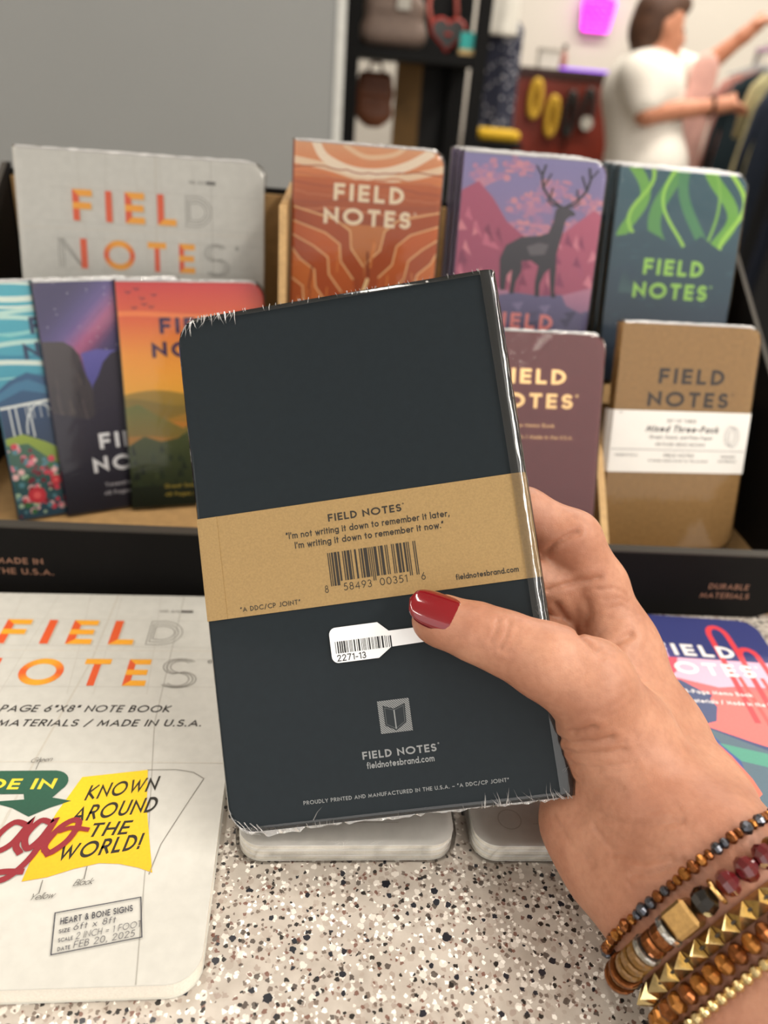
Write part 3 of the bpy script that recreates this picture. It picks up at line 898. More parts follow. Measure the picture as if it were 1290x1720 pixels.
def art_aurora(root, w, h):
    a = Art(clipper(w, h)); rn = random.Random(8)
    a.rect(0, 0, w, h, '#34606e', '#22384e')
    for k, (x, f, c, wd) in enumerate([(8, 1.5, '#6fae4a', 7), (14, 1.7, '#9bd257', 2.6), (32, 1.2, '#5b9d56', 9), (38, 1.3, '#a4dc5e', 2.2), (52, 1.0, '#4f9163', 7), (70, 1.6, '#76b54b', 8), (78, 1.5, '#a9dd5c', 3.0), (60, .8, '#87c157', 2)]):
        pts = [(x + 9 * math.sin(f * i / 4 + k) + i * .5, 142 - i * 4.0) for i in range(14)]
        a.line(pts, wd, c)
    a.poly([(0, 96), (10, 98), (22, 102), (34, 97), (46, 90), (54, 94), (62, 100), (70, 95), (80, 90), (89, 92), (89, 0), (0, 0)], '#2d5262', '#1f3549')
    a.poly([(0, 74), (14, 80), (24, 70), (40, 60), (60, 52), (89, 58), (89, 0), (0, 0)], '#2b4b5e', '#1c2e44')
    for k in range(34):
        x = rn.uniform(2, 86); y = rn.uniform(30, 92)
        a.line([(x, y), (x + rn.uniform(2, 7), y + rn.uniform(-2, 2))], rn.uniform(.3, .9), rn.choice(['#3d6674', '#24404f', '#48727e']))
    for k in range(8):
        x = 8 + k * 1.6
        a.poly([(x, 60), (x + 2.2, 60), (x + 1.1, 78 - rn.uniform(0, 8))], '#3f6168')
    a.rect(0, 0, w, 40, '#2c4358', '#1f3046')
    title(a, 73, 57.5, '#a6dc63', cap=10.4)
    a.build('cover_art', root, INK)
def art_teal(root, w, h):
    a = Art(clipper(w, h)); rn = random.Random(4)
    a.rect(0, 0, w, h, '#4fb0c2', '#2f86a6')
    for k in range(13):
        y = 138 - k * 5 + rn.uniform(-1, 1)
        a.line(wavy(-2, 92, y, 2.0, 18, rn.uniform(0, 6), rn.uniform(1.5, 3)), rn.uniform(1.2, 3.2), rn.choice(['#dfeadf', '#8fd0cf', '#bfe0d8', '#2f8aa8', '#57b4c0']))
    a.poly([(0, 78), (8, 84), (18, 88), (30, 84), (46, 80), (89, 86), (89, 40), (0, 40)], '#2b5f88', '#1d3f68')
    a.poly([(0, 76), (10, 82), (18, 84), (30, 78), (30, 74), (14, 78), (0, 72)], '#3f7ea2')
    a.rect(0, 44, w, 68, '#24466e', '#1d3a5c')
    a.line([(0, 68), (40, 72), (89, 76)], 1.6, '#e8ece6')
    for x in (5, 8.5, 16, 29, 42):
        a.line([(x, 69), (x + .5, 50)], .9, '#dfe5e4')
    a.line(arc(22, 52, 9, 17, 180, 0, 14), .9, '#dfe5e4'); a.line(arc(44, 52, 11, 19, 180, 0, 14), .9, '#dfe5e4')
    for k in range(5): a.line([(14 + k * 4, 69.5), (14.2 + k * 4, 61)], .4, '#dfe5e4')
    a.poly([(0, 50), (10, 52), (22, 46), (34, 38), (60, 30), (89, 34), (89, 0), (0, 0)], '#9db13c', '#47753f')
    a.poly([(0, 46), (12, 46), (24, 34), (40, 24), (89, 20), (89, 0), (0, 0)], '#3f6f55', '#2c4f66')
    for k in range(330):
        x, y = rn.uniform(0, 70), rn.uniform(2, 46)
        if y > 48 - x * .5: continue
        a.disc(x, y, rn.uniform(.8, 2.1), rn.choice(['#d8475a', '#e98a9a', '#f3c6c4', '#3f7a4a', '#7d2f3c', '#5c93a0', '#b3d0b0']), n=9)
    for x, y, r_ in ((12, 14, 5), (24, 22, 3), (30, 10, 3.4), (45, 14, 4.4)):
        for k in range(10):
            a.disc(x + r_ * .55 * math.cos(k * .63), y + r_ * .55 * math.sin(k * .63), r_ * .5, '#d23a48', n=8)
        a.disc(x, y, r_ * .45, '#ef6a6c')
    title(a, 110, 95.5, '#1f3f63')
    a.build('cover_art', root, INK)
def art_purple(root, w, h):
    a = Art(clipper(w, h)); rn = random.Random(6)
    a.rect(0, 0, w, h, '#4a4560', '#3f3a60')
    a.poly([(0, 104), (0, 118), (40, 142), (70, 142), (40, 120), (30, 84), (60, 80), (89, 100), (89, 142), (60, 142)], '#5f5791')
    for k in range(46):
        o = (k - 22) * 1.05; g_ = math.exp(-(o / 9.0) ** 2); pk = math.exp(-((o - 4) / 5.0) ** 2)
        c_ = [int(70 + 40 * g_ + 70 * pk), int(64 + 34 * g_ + 10 * pk), int(104 + 56 * g_ - 10 * pk)]
        a.line([(4 + o, 92 - o), (34 + o, 122 - o + rn.uniform(-.6, .6)), (66 + o, 152 - o)], 1.7, '#%02x%02x%02x' % tuple(c_))
    a.poly([(24, 70), (44, 70), (44, 98), (30, 100), (21, 98)], '#6a66ae', '#55539a')
    for k in range(30):
        a.disc(rn.uniform(0, 88), rn.uniform(96, 139), .3, '#e9e2ef', n=6)
    a.poly([(0, 106), (12, 105.5), (17, 102), (20, 97), (21, 88), (24, 80), (26, 70), (40, 60), (40, 0), (0, 0)], '#4c4548', '#2d2a36')
    a.poly([(25, 78), (29, 84), (33, 92), (38, 97), (50, 101), (70, 98), (89, 104), (89, 0), (20, 0)], '#393443', '#2a2735')
    for k in range(40):
        x = rn.uniform(0, 22); y = rn.uniform(30, 100)
        a.line([(x, y), (x + rn.uniform(-1, 2), y - rn.uniform(5, 16))], rn.uniform(.5, 1.6), rn.choice(['#564e50', '#35313a', '#5d5450', '#3f3a42']))
    a.poly([(0, 64), (20, 58), (36, 66), (60, 56), (89, 62), (89, 0), (0, 0)], '#332f40', '#26242f')
    title(a, 39, 24.5, '#efeff1', cap=9.8)
    a.text('Yosemite National Park', 44.5, 15, 2.6, '#c9c6cc', align='c')
    a.text('48 Pages / Graph Paper', 44.5, 9.6, 2.6, '#c9c6cc', align='c')
    a.build('cover_art', root, INK)
def art_orange(root, w, h):
    a = Art(clipper(w, h)); rn = random.Random(9)
    a.rect(0, 118, w, h, '#cf3f45', '#df6a3e'); a.rect(0, 96, w, 118, '#df6a3e', '#eda03c'); a.rect(0, 66, w, 96, '#eda03c', '#f0b840')
    a.line(wavy(0, w, 120, 1, 16, 1, 2), 3, '#ee8a4c')
    for k, (y, c, c2) in enumerate([(72, '#a98a36', '#8c7a30'), (67, '#8d7a35', '#c0882e'), (58, '#b98a34', '#a07a2c'), (52, '#d08c34', '#c47e30')]):
        a.poly([(0, 0)] + [(0, y)] + wavy(0, w, y, 2.5, 20, k * 1.3, 2.5 + k * .4) + [(w, 0)], c, c2)
    a.poly([(0, 64), (8, 66), (20, 58), (34, 50), (50, 60), (66, 68), (80, 64), (89, 66), (89, 30), (0, 30)], '#6f7a3e', '#a8802f')
    a.poly([(0, 46), (14, 46), (28, 44), (40, 48), (60, 54), (89, 50), (89, 20), (0, 20)], '#c98a34', '#8b7430')
    a.poly([(0, 40), (10, 46), (20, 42), (30, 44), (40, 50), (54, 46), (70, 52), (89, 44), (89, 0), (0, 0)], '#545f30', '#27321f')
    for k in range(80):
        x, y = rn.uniform(0, w), rn.uniform(4, 36)
        a.poly([(x - 1.6, y), (x + 1.6, y), (x, y + rn.uniform(4, 8))], rn.choice(['#2d3a22', '#3b4a2a', '#212c1c', '#4a5630']))
    a.rect(0, 0, w, 14, '#26301d', '#1e2718')
    for x, y in ((7, 133), (12, 135), (15, 129.5), (22, 131.5), (10, 124), (16, 126), (20, 124.5)):
        a.line([(x - 1.4, y + .9), (x, y), (x + 1.4, y + .9)], .55, '#3c2140')
    title(a, 109, 94.5, '#3d2550')
    a.text('Great Smoky Mountains', 20, 12, 2.6, '#c9b24a'); a.text('48 Pages / Ruled Paper', 20, 6.6, 2.6, '#c9b24a')
    a.build('cover_art', root, INK)
def art_mauve(root, w, h):
    a = Art(clipper(w, h)); title(a, 110.5, 96.5, '#e6bd85', cap=8.6); a.build('title_print', root, FOIL)
    b = Art(clipper(w, h)); b.text('48-Page Memo Book', 45, 85.4, 2.3, '#cfa477', align='c'); b.text('Durable Materials / Made in the U.S.A.', 45, 78.6, 2.3, '#cfa477', align='c', width=56)
    b.build('line_print', root, FOIL)
def art_kraft(root, w, h):
    a = Art(clipper(w, h)); title(a, 104.5, 90.5, '#3b3128', x1=(26, 69), x2=(20.5, 73.5), cap=9.4); a.build('title_print', root, INK)
    y0, y1 = 49.5, 88
    z = .0009; T = .0081
    gq = Geo()
    pr = [(-.0012, .0003), (-.0009, z), (.0005, z + .0002), (.0885, z + .0002), (.0899, z - .0002), (.0902, -.002), (.0902, -T), (.0885, -T - .0009), (.0005, -T - .0009), (-.0030, -T + .001), (-.0032, -.002)]
    V = [(x, y / 1000, zz) for y in (y0, y1) for x, zz in pr]; n = len(pr)
    gq.add(V, [(i, (i + 1) % n, n + (i + 1) % n, n + i) for i in range(n)])
    band = gq.build('paper_band', mat('white_paper_band', '#e9e7e2', .6, vary=.02), root)
    b = Art([(0, y0), (w, y0), (w, y1), (0, y1)])
    ink = '#4a4a4c'
    b.text('SET OF THREE', 44, 81, 2.0, ink, align='c'); b.text('Mixed Three-Pack', 45, 75, 4.2, ink, align='c', shear=.25, width=48, th=.22)
    b.text('Graph, Ruled, and Plain Paper', 45, 70.8, 2.1, ink, align='c', width=42); b.text('48-PAGE MEMO BOOKS', 45, 66.4, 2.0, ink, align='c', width=33)
    b.line([(0, 63.8), (w, 63.8)], .35, ink)
    b.text('MADE IN U.S.A.', 3, 59.5, 1.6, ink, width=15); b.text('FIELD NOTES', 45, 59.5, 1.9, ink, align='c', width=20); b.text('DURABLE', 83, 59.5, 1.6, ink, align='r'); b.text('MATERIALS', 84, 56.6, 1.6, ink, align='r')
    b.text('A handy memo book for the pocket', 45, 56.4, 1.5, ink, align='c', width=40)
    for k in range(3):
        b.line(arc(77 + k * 1.6, 73.5 - k * .5, 3.2, 6.2, 0, 360, 20), .35, '#8d8d90')
    b.text('FN', 3, 86, 1.1, ink)
    b.build('band_print', band, INK, z=z + .00025)
    gq = None
def art_sketch(flat):
    def f(root, w, h):
        rn = random.Random(12)
        a = Art(clipper(w, h, 10)); pen = '#86837c'; X0 = 3.4 if flat else 0.0
        for y in (181.5, 161, 152, 132.5):
            a.line([(6 if flat else 18, y + rn.uniform(-.4, .4)), (150, y + rn.uniform(-.6, .6))], .22, '#b3b0a8')
        for x, dx in ((36, 3), (54, -3), (70, 5), (86, 2), (106, 4)):
            a.line([(x, 202), (x + dx, 160), (x + dx * 1.6, 128)], .22, '#bab6ad')
        # soft folds of the drawing paper
        a.line([(84, 203), (83, 150), (76, 90), (70, 0)], .9, '#c2beb4'); a.line([(0, 157), (152, 158)], .8, '#cbc7bd')
        a.line([(0, 90), (152, 88)], .5, '#cbc7bd'); a.line([(118, 203), (119, 110), (126, 60), (133, 0)], .35, '#a8a59d')
        a.text('FIEL', X0 + 33.2, 161.4, 18.6, '#b8b2a4', width=63.6, th=.21, track=.42)
        a.text('FIEL', X0 + 32.2, 162.2, 18.6, '#dd5a2c', width=63.6, th=.21, track=.42, two='#eda62c')
        # the unpainted letters stay in pencil
        for k in (0, 2.2, 4.2):
            r_ = 9.2 - k * .9
            a.line([(X0 + 102 + k * .6, 180.5 - k), (X0 + 102 + k * .6, 162.5 + k)] , .42, pen)
            a.line([(X0 + 102 + k * .6, 180.5 - k)] + arc(X0 + 108, 171.5, r_ + 1, r_, 88, -88, 14) + [(X0 + 102 + k * .6, 162.5 + k)], .42, pen)
        for k in (0, 1.6, 3.2):
            a.line([(X0 + 22 + k, 133.5), (X0 + 22 + k, 151)], .38, pen); a.line([(X0 + 22 + k, 151), (X0 + 36 + k * .4, 133.5)], .38, pen)
        a.text('I', X0 + 35.4, 133.2, 18.2, '#dd5a2c', width=4.0, th=.21)
        a.text('OTE', X0 + 49.6, 133.2, 18.2, '#dd5a2c', width=57.5, th=.20, track=.50, two='#eda62c')
        for k in (-.9, .9, 2.4):
            a.line(arc(X0 + 121, 146.6, 5.4 + k, 4.4 + k * .5, 40, 250, 12) + arc(X0 + 121, 137.6, 6.0 + k, 4.6 + k * .4, 75, -140, 12), .42, pen)
        a.line(arc(X0 + 134.3, 150.2, .9, .9, 0, 360, 10), .5, '#5c5a56')
        a.text('NO. 2/3', X0 + 104.5, 188.2, 2.0, '#77746e', width=9.5); a.rect(X0 + 115, 188.2, X0 + 121, 190.2, '#5d5a55')
        if flat:
            bk = '#2e2b29'
            a.text('64-PAGE 6"X8" NOTE BOOK', 124, 116.6, 4.2, bk, width=81, align='r', shear=.22, th=.15)
            a.text('DURABLE MATERIALS / MADE IN U.S.A.', 138.6, 108.2, 4.0, bk, width=113, align='r', shear=.22, th=.15)
            # yellow flag, pencilled on beyond the paint
            a.poly([(96.5, 81), (121, 84.5), (124, 66), (131, 38.5)] + [(126, 40.5), (119, 42.2), (112, 42.6), (104, 40.5), (96, 37.5), (88, 36), (89, 50), (91.5, 64)], '#f0ca22', '#eeb01e')
            a.line([(121, 84.5)] + [(132, 84.6), (139, 83.2), (143.5, 80), (138, 66), (132, 50), (130, 38)], .3, pen)
            a.text('KNOWN', 100, 69.6, 7.0, '#26231c', width=26, th=.17, rot=10, shear=.32)
            a.text('AROUND', 97.4, 59.6, 7.0, '#26231c', width=30, th=.17, rot=9, shear=.32)
            a.text('THE', 105, 53.2, 6.0, '#26231c', width=14, th=.17, rot=5, shear=.32)
            a.text('WORLD!', 97, 43.2, 6.6, '#26231c', width=28, th=.18, rot=10, shear=.32)
            # green arrow banner
            a.poly([(20, 84), (84, 84.4)] + arc(85.2, 78.6, 6.6, 5.8, 85, -40, 8) + [(88, 71.2), (95.5, 69.6), (88.5, 66.6), (82, 62.6), (75, 66.5), (66, 69.4), (78, 70.4), (77, 73), (20, 73)], '#2d5c48', '#26503f')
            a.text('MADE IN', 87, 75.2, 5.2, '#e8cf3c', width=40, align='r', th=.2, shear=.1)
            # red brush script
            rd = '#8c2730'
            sc_ = lambda P, wd=2.3: a.line(spline(P), wd, rd, cross=True)
            sc_([(46, 61), (41, 64), (33, 60), (29, 51), (33, 44), (40, 46)]); sc_([(44, 44), (50, 66), (46, 48), (50, 55), (54, 54), (54, 46)]); sc_([(60, 46), (62, 55)])
            sc_([(73, 53), (69, 55), (65, 50), (67, 45.5), (73, 48)])
            sc_([(83, 58.5), (78, 60), (74, 54), (75.5, 48), (80, 51), (83.5, 59.5), (81.5, 51), (83.5, 47.5)])
            sc_([(91, 59.5), (87, 60.5), (83.8, 54), (86, 48.8), (89.5, 53), (92, 60.5), (88.5, 46), (83, 37.5), (77.5, 36.2), (79.5, 39.4), (86.5, 39.6)])
            sc_([(93.5, 46.6), (91.6, 50), (94.5, 57), (98.6, 60.6), (101, 59), (99, 52), (94.5, 47), (92.6, 47.6)]); sc_([(95.6, 56.0), (99, 57.2), (104.5, 56.4)], 1.8)
            # colour notes and the stamped box
            for t, x, y, lx, ly in (('Green', 74.5, 88.0, 78, 84.6), ('Black', 105.5, 33.6, 108.4, 41), ('Yellow', 92.5, 28.6, 95, 36)):
                a.text(t, x, y, 2.4, '#5f5c57', shear=.5, th=.09, track=.06, rot=6); a.line([(lx, ly), (lx + .2, y + 2.6)], .25, '#5f5c57')
            a.line([(102.5, 24), (129, 29), (132, 15), (105.2, 10), (102.5, 24)], .35, '#3a3a44')
            rt = 10.5
            a.text('HEART & BONE SIGNS', 105.2, 19.9, 2.3, '#3a3a44', width=22.5, rot=rt, th=.17)
            for t, hw, y, x, w1 in (('SIZE', '6ft x 8ft', 16.9, 105.6, 3.4), ('SCALE', '2 INCH = 1 FOOT', 13.9, 106.2, 4.4), ('DATE', 'FEB 20, 2025', 11.0, 106.8, 3.8)):
                a.text(t, x, y, 1.35, '#3a3a44', width=w1, rot=rt, th=.17)
                a.text(hw, x + w1 + .8, y + .9, 2.3, '#57555a', rot=rt, th=.10, shear=.15, width={'6ft x 8ft': 13, '2 INCH = 1 FOOT': 20, 'FEB 20, 2025': 18.5}[hw])
            a.text('Z.', 85.5, 13, 3.4, '#67645e', th=.09)
        a.build('cover_art', root, INK)
    return f
def art_pink(root, w, h):
    a = Art(clipper(w, h))
    a.rect(0, 0, w, h, '#3d4a77'); a.rect(0, 103.5, 24, h, '#b9b8e0'); a.rect(20, 103.5, w, h, '#353b74')
    a.disc(24, 104, 12, '#4c4a86'); a.rect(0, 103.5, 30, 116, '#e3b6d2')
    a.poly([(0, 103.5), (w, 103.5), (w, 84), (64, 80), (44, 80), (34, 84), (0, 96)], '#eebad3')
    a.poly([(0, 103.5), (34, 103.5), (30, 92), (22, 86), (0, 90)], '#e0566a')
    a.poly([(20, 90), (46, 74), (72, 66), (89, 62), (89, 84), (60, 84), (48, 82)], '#ee6f72')
    a.poly([(28, 56), (44, 78), (89, 84), (89, 30), (70, 38), (50, 46)], '#f4736f')
    a.poly([(12, 88), (30, 86), (39, 78), (42, 68), (38, 58), (30, 55), (10, 62)], '#44517a')
    a.poly([(0, 60), (34, 52), (89, 24), (89, 0), (0, 0)], '#536c7c')
    a.poly([(0, 66), (30, 54), (40, 34), (36, 0), (0, 0)], '#3b5494')
    a.poly([(34, 44), (60, 38), (89, 28), (89, 20), (56, 30), (40, 34)], '#4f9a86')
    a.poly([(32, 46), (37, 36), (41, 24), (42, 16), (38, 12.5), (34.5, 15), (33.4, 24)], '#f3745e')
    a.poly([(32, 3), (36, 7), (42, 5), (44, 1), (36, 0)], '#f05a5f')
    red = '#e0444c'
    a.line([(58, 60), (58.5, 112), (58.5, 124)] + arc(63.5, 124, 5, 8, 180, 0, 12) + [(69, 110), (68.5, 60)], 3.0, red)
    a.line([(69, 104)] + arc(74, 108, 4.6, 6, 180, 0, 12) + [(79, 100), (79.5, 50)], 3.0, red)
    for x in (62, 73.5, 84): a.line([(x, 90), (x + 2, 44)], 2.2, '#e85a57')
    title(a, 105.5, 91, '#f6f3f2', cap=9.4, x1=(24, 66.5), th=.22)
    a.text('48-Page Memo Book', 45, 76.5, 2.8, '#f3eff0', align='c', width=36); a.text('Durable Materials / Made in the U.S.A.', 46, 70, 2.8, '#f3eff0', align='c', width=62)
    a.build('cover_art', root, INK)

# ------------------------------------------------------------------ the packs on show
def cm(name, col, **k): return mat(name, col, .45, vary=.04, vscale=200, **k)
T3 = .0027
PK = 'shrink-wrapped notebook packs waiting behind the front one'
m_sk = cm('cover_sketch_paper', '#cac9c2')
pack('large cream notebook with half-painted orange lettering, standing in the display box', stand(-.1943, .4894, .0047, 12.8, 4.5), 152, 203, 1, .006, m_sk, art_sketch(False), r=10, name='large_notebook')
m_can = cm('cover_rust', '#9c4a24'); m_elk = cm('cover_plum', '#5d4a6c'); m_aur = cm('cover_night_teal', '#26424f')
m_tea = cm('cover_teal', '#2d6f86'); m_pur = cm('cover_dark_violet', '#322e42'); m_ora = cm('cover_forest', '#2b3620')
m_mau = cm('cover_mauve', '#743c40', bump=.06, bscale=1200); m_kra = mat('cover_kraft', '#a8834f', .55, vary=.1, vscale=400, bump=.08, bscale=1500)
cz = STEP + .0017
m0 = stand(-.0248, .4817, cz, 8.9, .1)
pack('notebook pack with a rust-orange canyon picture and cream title', m0, 89, 140, 3, T3, m_can, art_canyon)
m0 = stand(.0768, .4796, cz + .003, 13.4, -.9)
pack('notebook pack showing a dark elk before pink mountains', m0, 89, 140, 3, T3, m_elk, art_elk)
for k in (1, 2):
    pack(['plum-spined pack directly behind the pack with the elk', 'plum-spined pack at the back of the elk stack'][k - 1], behind(m0, -.0022 * k, .0095 * k), 89, 140, 3, T3, m_elk, None, group='packs behind the elk pack')
m0 = stand(.1880, .5089, cz + .001, 15.8, 1.4)
pack('dark teal notebook pack with green northern lights and lime title', m0, 89, 140, 3, T3, m_aur, art_aurora)
for k in (1, 2):
    pack(['teal-spined pack directly behind the pack with the northern lights', 'teal-spined pack at the back of the northern lights stack'][k - 1], behind(m0, -.0020 * k, .0095 * k), 89, 140, 3, T3, m_aur, None, group='packs behind the northern lights pack')
T2 = .0019
pack('notebook pack with white clouds, a pale arched bridge and red flowers', stand(-.1835, .4192, .0038, 17, 25.5), 89, 140, 2, .0017, m_tea, art_teal)
pack('dark violet notebook pack with night cliffs and white title', stand(-.1568, .4276, .0038, 17, 24), 89, 140, 2, .0017, m_pur, art_purple)
pack('notebook pack with a red to yellow sunset over green hills', stand(-.1198, .4388, .0044, 17.0, 13.8), 89, 140, 3, .0016, m_ora, art_orange)
m0 = stand(.0750, .3800, .0055, 21.0, 3.4)
pack('plain mauve notebook pack with gold foil title, under the elk pack', m0, 89, 140, 3, T3, m_mau, art_mauve)
m0 = stand(.1775, .4103, .0066, 15.9, 3.6)
pack('kraft brown notebook pack with a white paper band', m0, 89, 140, 3, T3, m_kra, art_kraft)
# lying on the counter
def lie(BRx, BRy, rot, w, z):
    ex = Vector((math.cos(R(rot)), math.sin(R(rot)), 0)); ey = Vector((-ex.y, ex.x, 0))
    return frame(Vector((BRx, BRy, CT + z)) - ex * (w / 1000), ex, ey, Vector((0, 0, 1)))
pack('large cream sign-sketch notebook with yellow flag, lying flat on the counter', lie(-.0315, .1385, 1.5, 152, .0082), 152, 203, 1, .008, m_sk, art_sketch(True), r=10, wrap=False, name='large_notebook')
rr = R(-3.5); eyv = Vector((-math.sin(rr), math.cos(rr), 0)); br = Vector((.2445, .337, 0)) - eyv * .140
pack('notebook with pink, coral and navy abstract shapes, lying flat on the counter', lie(br.x, br.y, -3.5, 89, .0062), 89, 140, 2, .003, cm('cover_navy', '#3a4472'), art_pink, wrap=False, name='notebook')
m_wh = cm('cover_white', '#f3f2ee')
def art_white(root, w, h):
    a = Art(clipper(w, h, both=True)); a.line(arc(15, 12, 4.5, 4.5, 0, 360, 20), .35, '#d2cfc8'); a.line([(24, 10), (60, 10)], .3, '#dad7d0'); a.build('cover_line', root, INK)
pack('white shrink-wrapped pack flat on the counter, nearer the cream sketch notebook', lie(.0555, .1880, .8, 81, .0092), 81, 130, 3, .0029, m_wh, art_white, both=True, r=9, crinkle=.5)
pack('white shrink-wrapped pack flat on the counter, nearer the hand', lie(.1430, .1880, .3, 80, .0092), 80, 130, 3, .0029, m_wh, art_white, both=True, r=9, crinkle=.5)

# ================================================================== the notebook pack in the hand
Mx = ((.98637, -.13289, -.09701), (.14280, .98433, .10348), (.08173, -.11592, .98989))
hv = [CR * Mx[0][i] + CU * Mx[1][i] - CF * Mx[2][i] for i in range(3)]
HX, HY, HZ = hv
HC = CAM + CR * -.0069 + CU * -.0120 + CF * .279
HO = HC - HX * .0605 - HY * .095
HM = frame(HO, HX, HY, HZ)
HT = .0044
m_slate = mat('slate_cover', '#192126', .55, vary=.05, vscale=300, spec=.15, coat=.22, coat_rough=.10)
def upc(d):
    Lc = ['0001101', '0011001', '0010011', '0111101', '0100011', '0110001', '0101111', '0111011', '0110111', '0001011']
    s = '101' + ''.join(Lc[int(c)] for c in d[:6]) + '01010' + ''.join(''.join('1' if b == '0' else '0' for b in Lc[int(c)]) for c in d[6:]) + '101'
    return s
def art_held(root, w, h):
    T = 2 * HT
    c = Art(); ink = '#878a8b'
    x0, x1, y0, y1 = 57.5, 68.8, 28.2, 39.5
    sq = [(x0, y0), (x1, y0), (x1, y1), (x0, y1)]
    c.clip = sq
    for k in range(-14, 28):
        o = x0 + k * .82
        c.line([(o - 14, y1 + 14), (o + 14, y1 - 14)], .40, ink)
    c.clip = None
    dk = '#192126'
    c.poly([(59.3, 37.8), (63.1, 36.4), (67.2, 37.9), (66.9, 31.3), (63.1, 28.9), (59.4, 30.9)], dk)
    c.line([(59.9, 37.0), (59.9, 31.3), (63.0, 29.6)], .14, '#5d6163'); c.line([(66.6, 37.2), (66.4, 31.6), (63.2, 29.6)], .14, '#5d6163')
    c.line([(60, 37.0), (63.1, 35.9), (66.6, 37.1)], .14, '#5d6163')
    c.line([(63.1, 35.8), (63.1, 29.6)], .42, ink)
    c.build('emblem', root, INK)
    c = Art()
    c.text('FIELD NOTES', 49.9, 20.2, 2.65, ink, width=26.2, th=.2, track=.2); c.line(arc(77.0, 22.8, .22, .22, 0, 360, 8), .14, ink)
    c.text('fieldnotesbrand.com', 51.0, 16.9, 2.3, ink, width=23.9, th=.17, track=.13)
    c.text('PROUDLY PRINTED AND MANUFACTURED IN THE U.S.A. _ <A DDC/CP JOINT>', 27.0, 7.2, 1.35, ink, width=72.4, th=.17, track=.2)
    c.build('cover_print', root, INK)
    # kraft belly band round the pack
    ya, yb = .0753, .1131
    xs = [w - CURL + CURL * math.sin(R(a)) for a in range(0, 82, 9)]
    fr = [(x / 1000 + .0003 * (x - xs[0]) / CURL, -drop(x, w, HT) + .00045) for x in xs]
    pr = [(-.0006, -.001), (-.0004, .0002), (.0004, .00045)] + fr + [(.1216, -.0030), (.1216, -.0058)] + [(x, -T - z) for x, z in fr[::-1]] + [(.0004, -T - .0005), (-.0006, -T + .0005)]
    V = [(x, y, z) for y in (ya, yb) for x, z in pr]; n = len(pr)
    F = [((i + 1) % n, i, n + i, n + (i + 1) % n) for i in range(n)][:]
    F = [f[::-1] for f in F]
    m_band = mat('kraft_band', '#967b4e', .62, vary=.09, vscale=1300, bump=.08, bscale=1500, coat=.25, coat_rough=.12)
    band = mk('belly_band', V, F, m_band, root)
    Geo().box(-.0003, .0072, ya, yb, .00045, .00072).build('band_flap', m_band, band)
    b = Art(); bk = '#2b2620'
    b.text('FIELD NOTES', 48.4, 105.3, 2.75, bk, width=27, th=.2, track=.2); b.line(arc(76.2, 108.0, .22, .22, 0, 360, 8), .14, bk)
    b.text("<I'm not writing it down to remember it later,", 32.2, 101.0, 2.55, bk, width=60, th=.16, track=.13)
    b.text("I'm writing it down to remember it now.>", 35.1, 97.2, 2.55, bk, width=54.6, th=.16, track=.13)
    code = upc('858493003516'); mw = 32.2 / 95; i = 0
    b.layer()
    while i < 95:
        if code[i] == '1':
            j = i
            while j < 95 and code[j] == '1': j += 1
            long_ = i < 11 or i >= 84 or 44 < i < 50
            b._add([(46.5 + i * mw, 81.9 if long_ else 83.4), (46.5 + j * mw, 81.9 if long_ else 83.4), (46.5 + j * mw, 94.0), (46.5 + i * mw, 94.0)], srgb(bk)); i = j
        else: i += 1
    for t, xa, xb in (('8', 44.1, 45.4), ('58493', 51.0, 61.2), ('00351', 64.2, 74.1), ('6', 79.2, 80.7)):
        b.text(t, xa, 79.8, 2.7, bk, width=xb - xa, th=.10, track=.22)
    b.text('fieldnotesbrand.com', 91.3, 78.1, 2.1, bk, width=22.3, th=.17, track=.13)
    b.text('<A DDC/CP JOINT>', 12.3, 77.1, 1.75, bk, width=22.3, th=.15, track=.22)
    b.build('band_print', band, INK, z=.00052)
    # white price sticker with a narrow tail
    P = [(46.0, 54.6), (60.4, 54.6), (65.2, 57.9), (92, 58.4), (92, 63.4), (65.0, 63.6), (61.3, 67.1), (46.4, 67.1)] + arc(46.0, 64.6, 2.4, 2.5, 100, 180, 5) + arc(46.0, 57.0, 2.4, 2.4, 180, 260, 5)
    st = Geo().prism([(x / 1000, y / 1000) for x, y in P], .00072, .00092).build('price_sticker', mat('white_sticker', '#eceef0', .35, vary=.01), root)
    s = Art(); s.layer(); rn = random.Random(21); x = 45.3
    while x < 65.6:
        wd = rn.choice([.22, .22, .26, .5, .62])
        yt = 62.1 if x < 63.5 else 61.9
        s._add([(x, 57.9), (x + wd, 57.9), (x + wd, yt), (x, yt)], srgb('#16161a')); x += wd + rn.choice([.22, .24, .34, .5])
    s.text('2271-13', 45.5, 55.1, 2.35, '#16161a', width=10.4, th=.14, track=.16)
    s.build('sticker_print', st, INK, z=.00096)
held = pack('dark slate notebook pack with kraft belly band and price sticker, held in the hand', HM, 121, 190, 2, HT, m_slate, art_held, spine='R', r=9.5, wrap=False, curl=True)
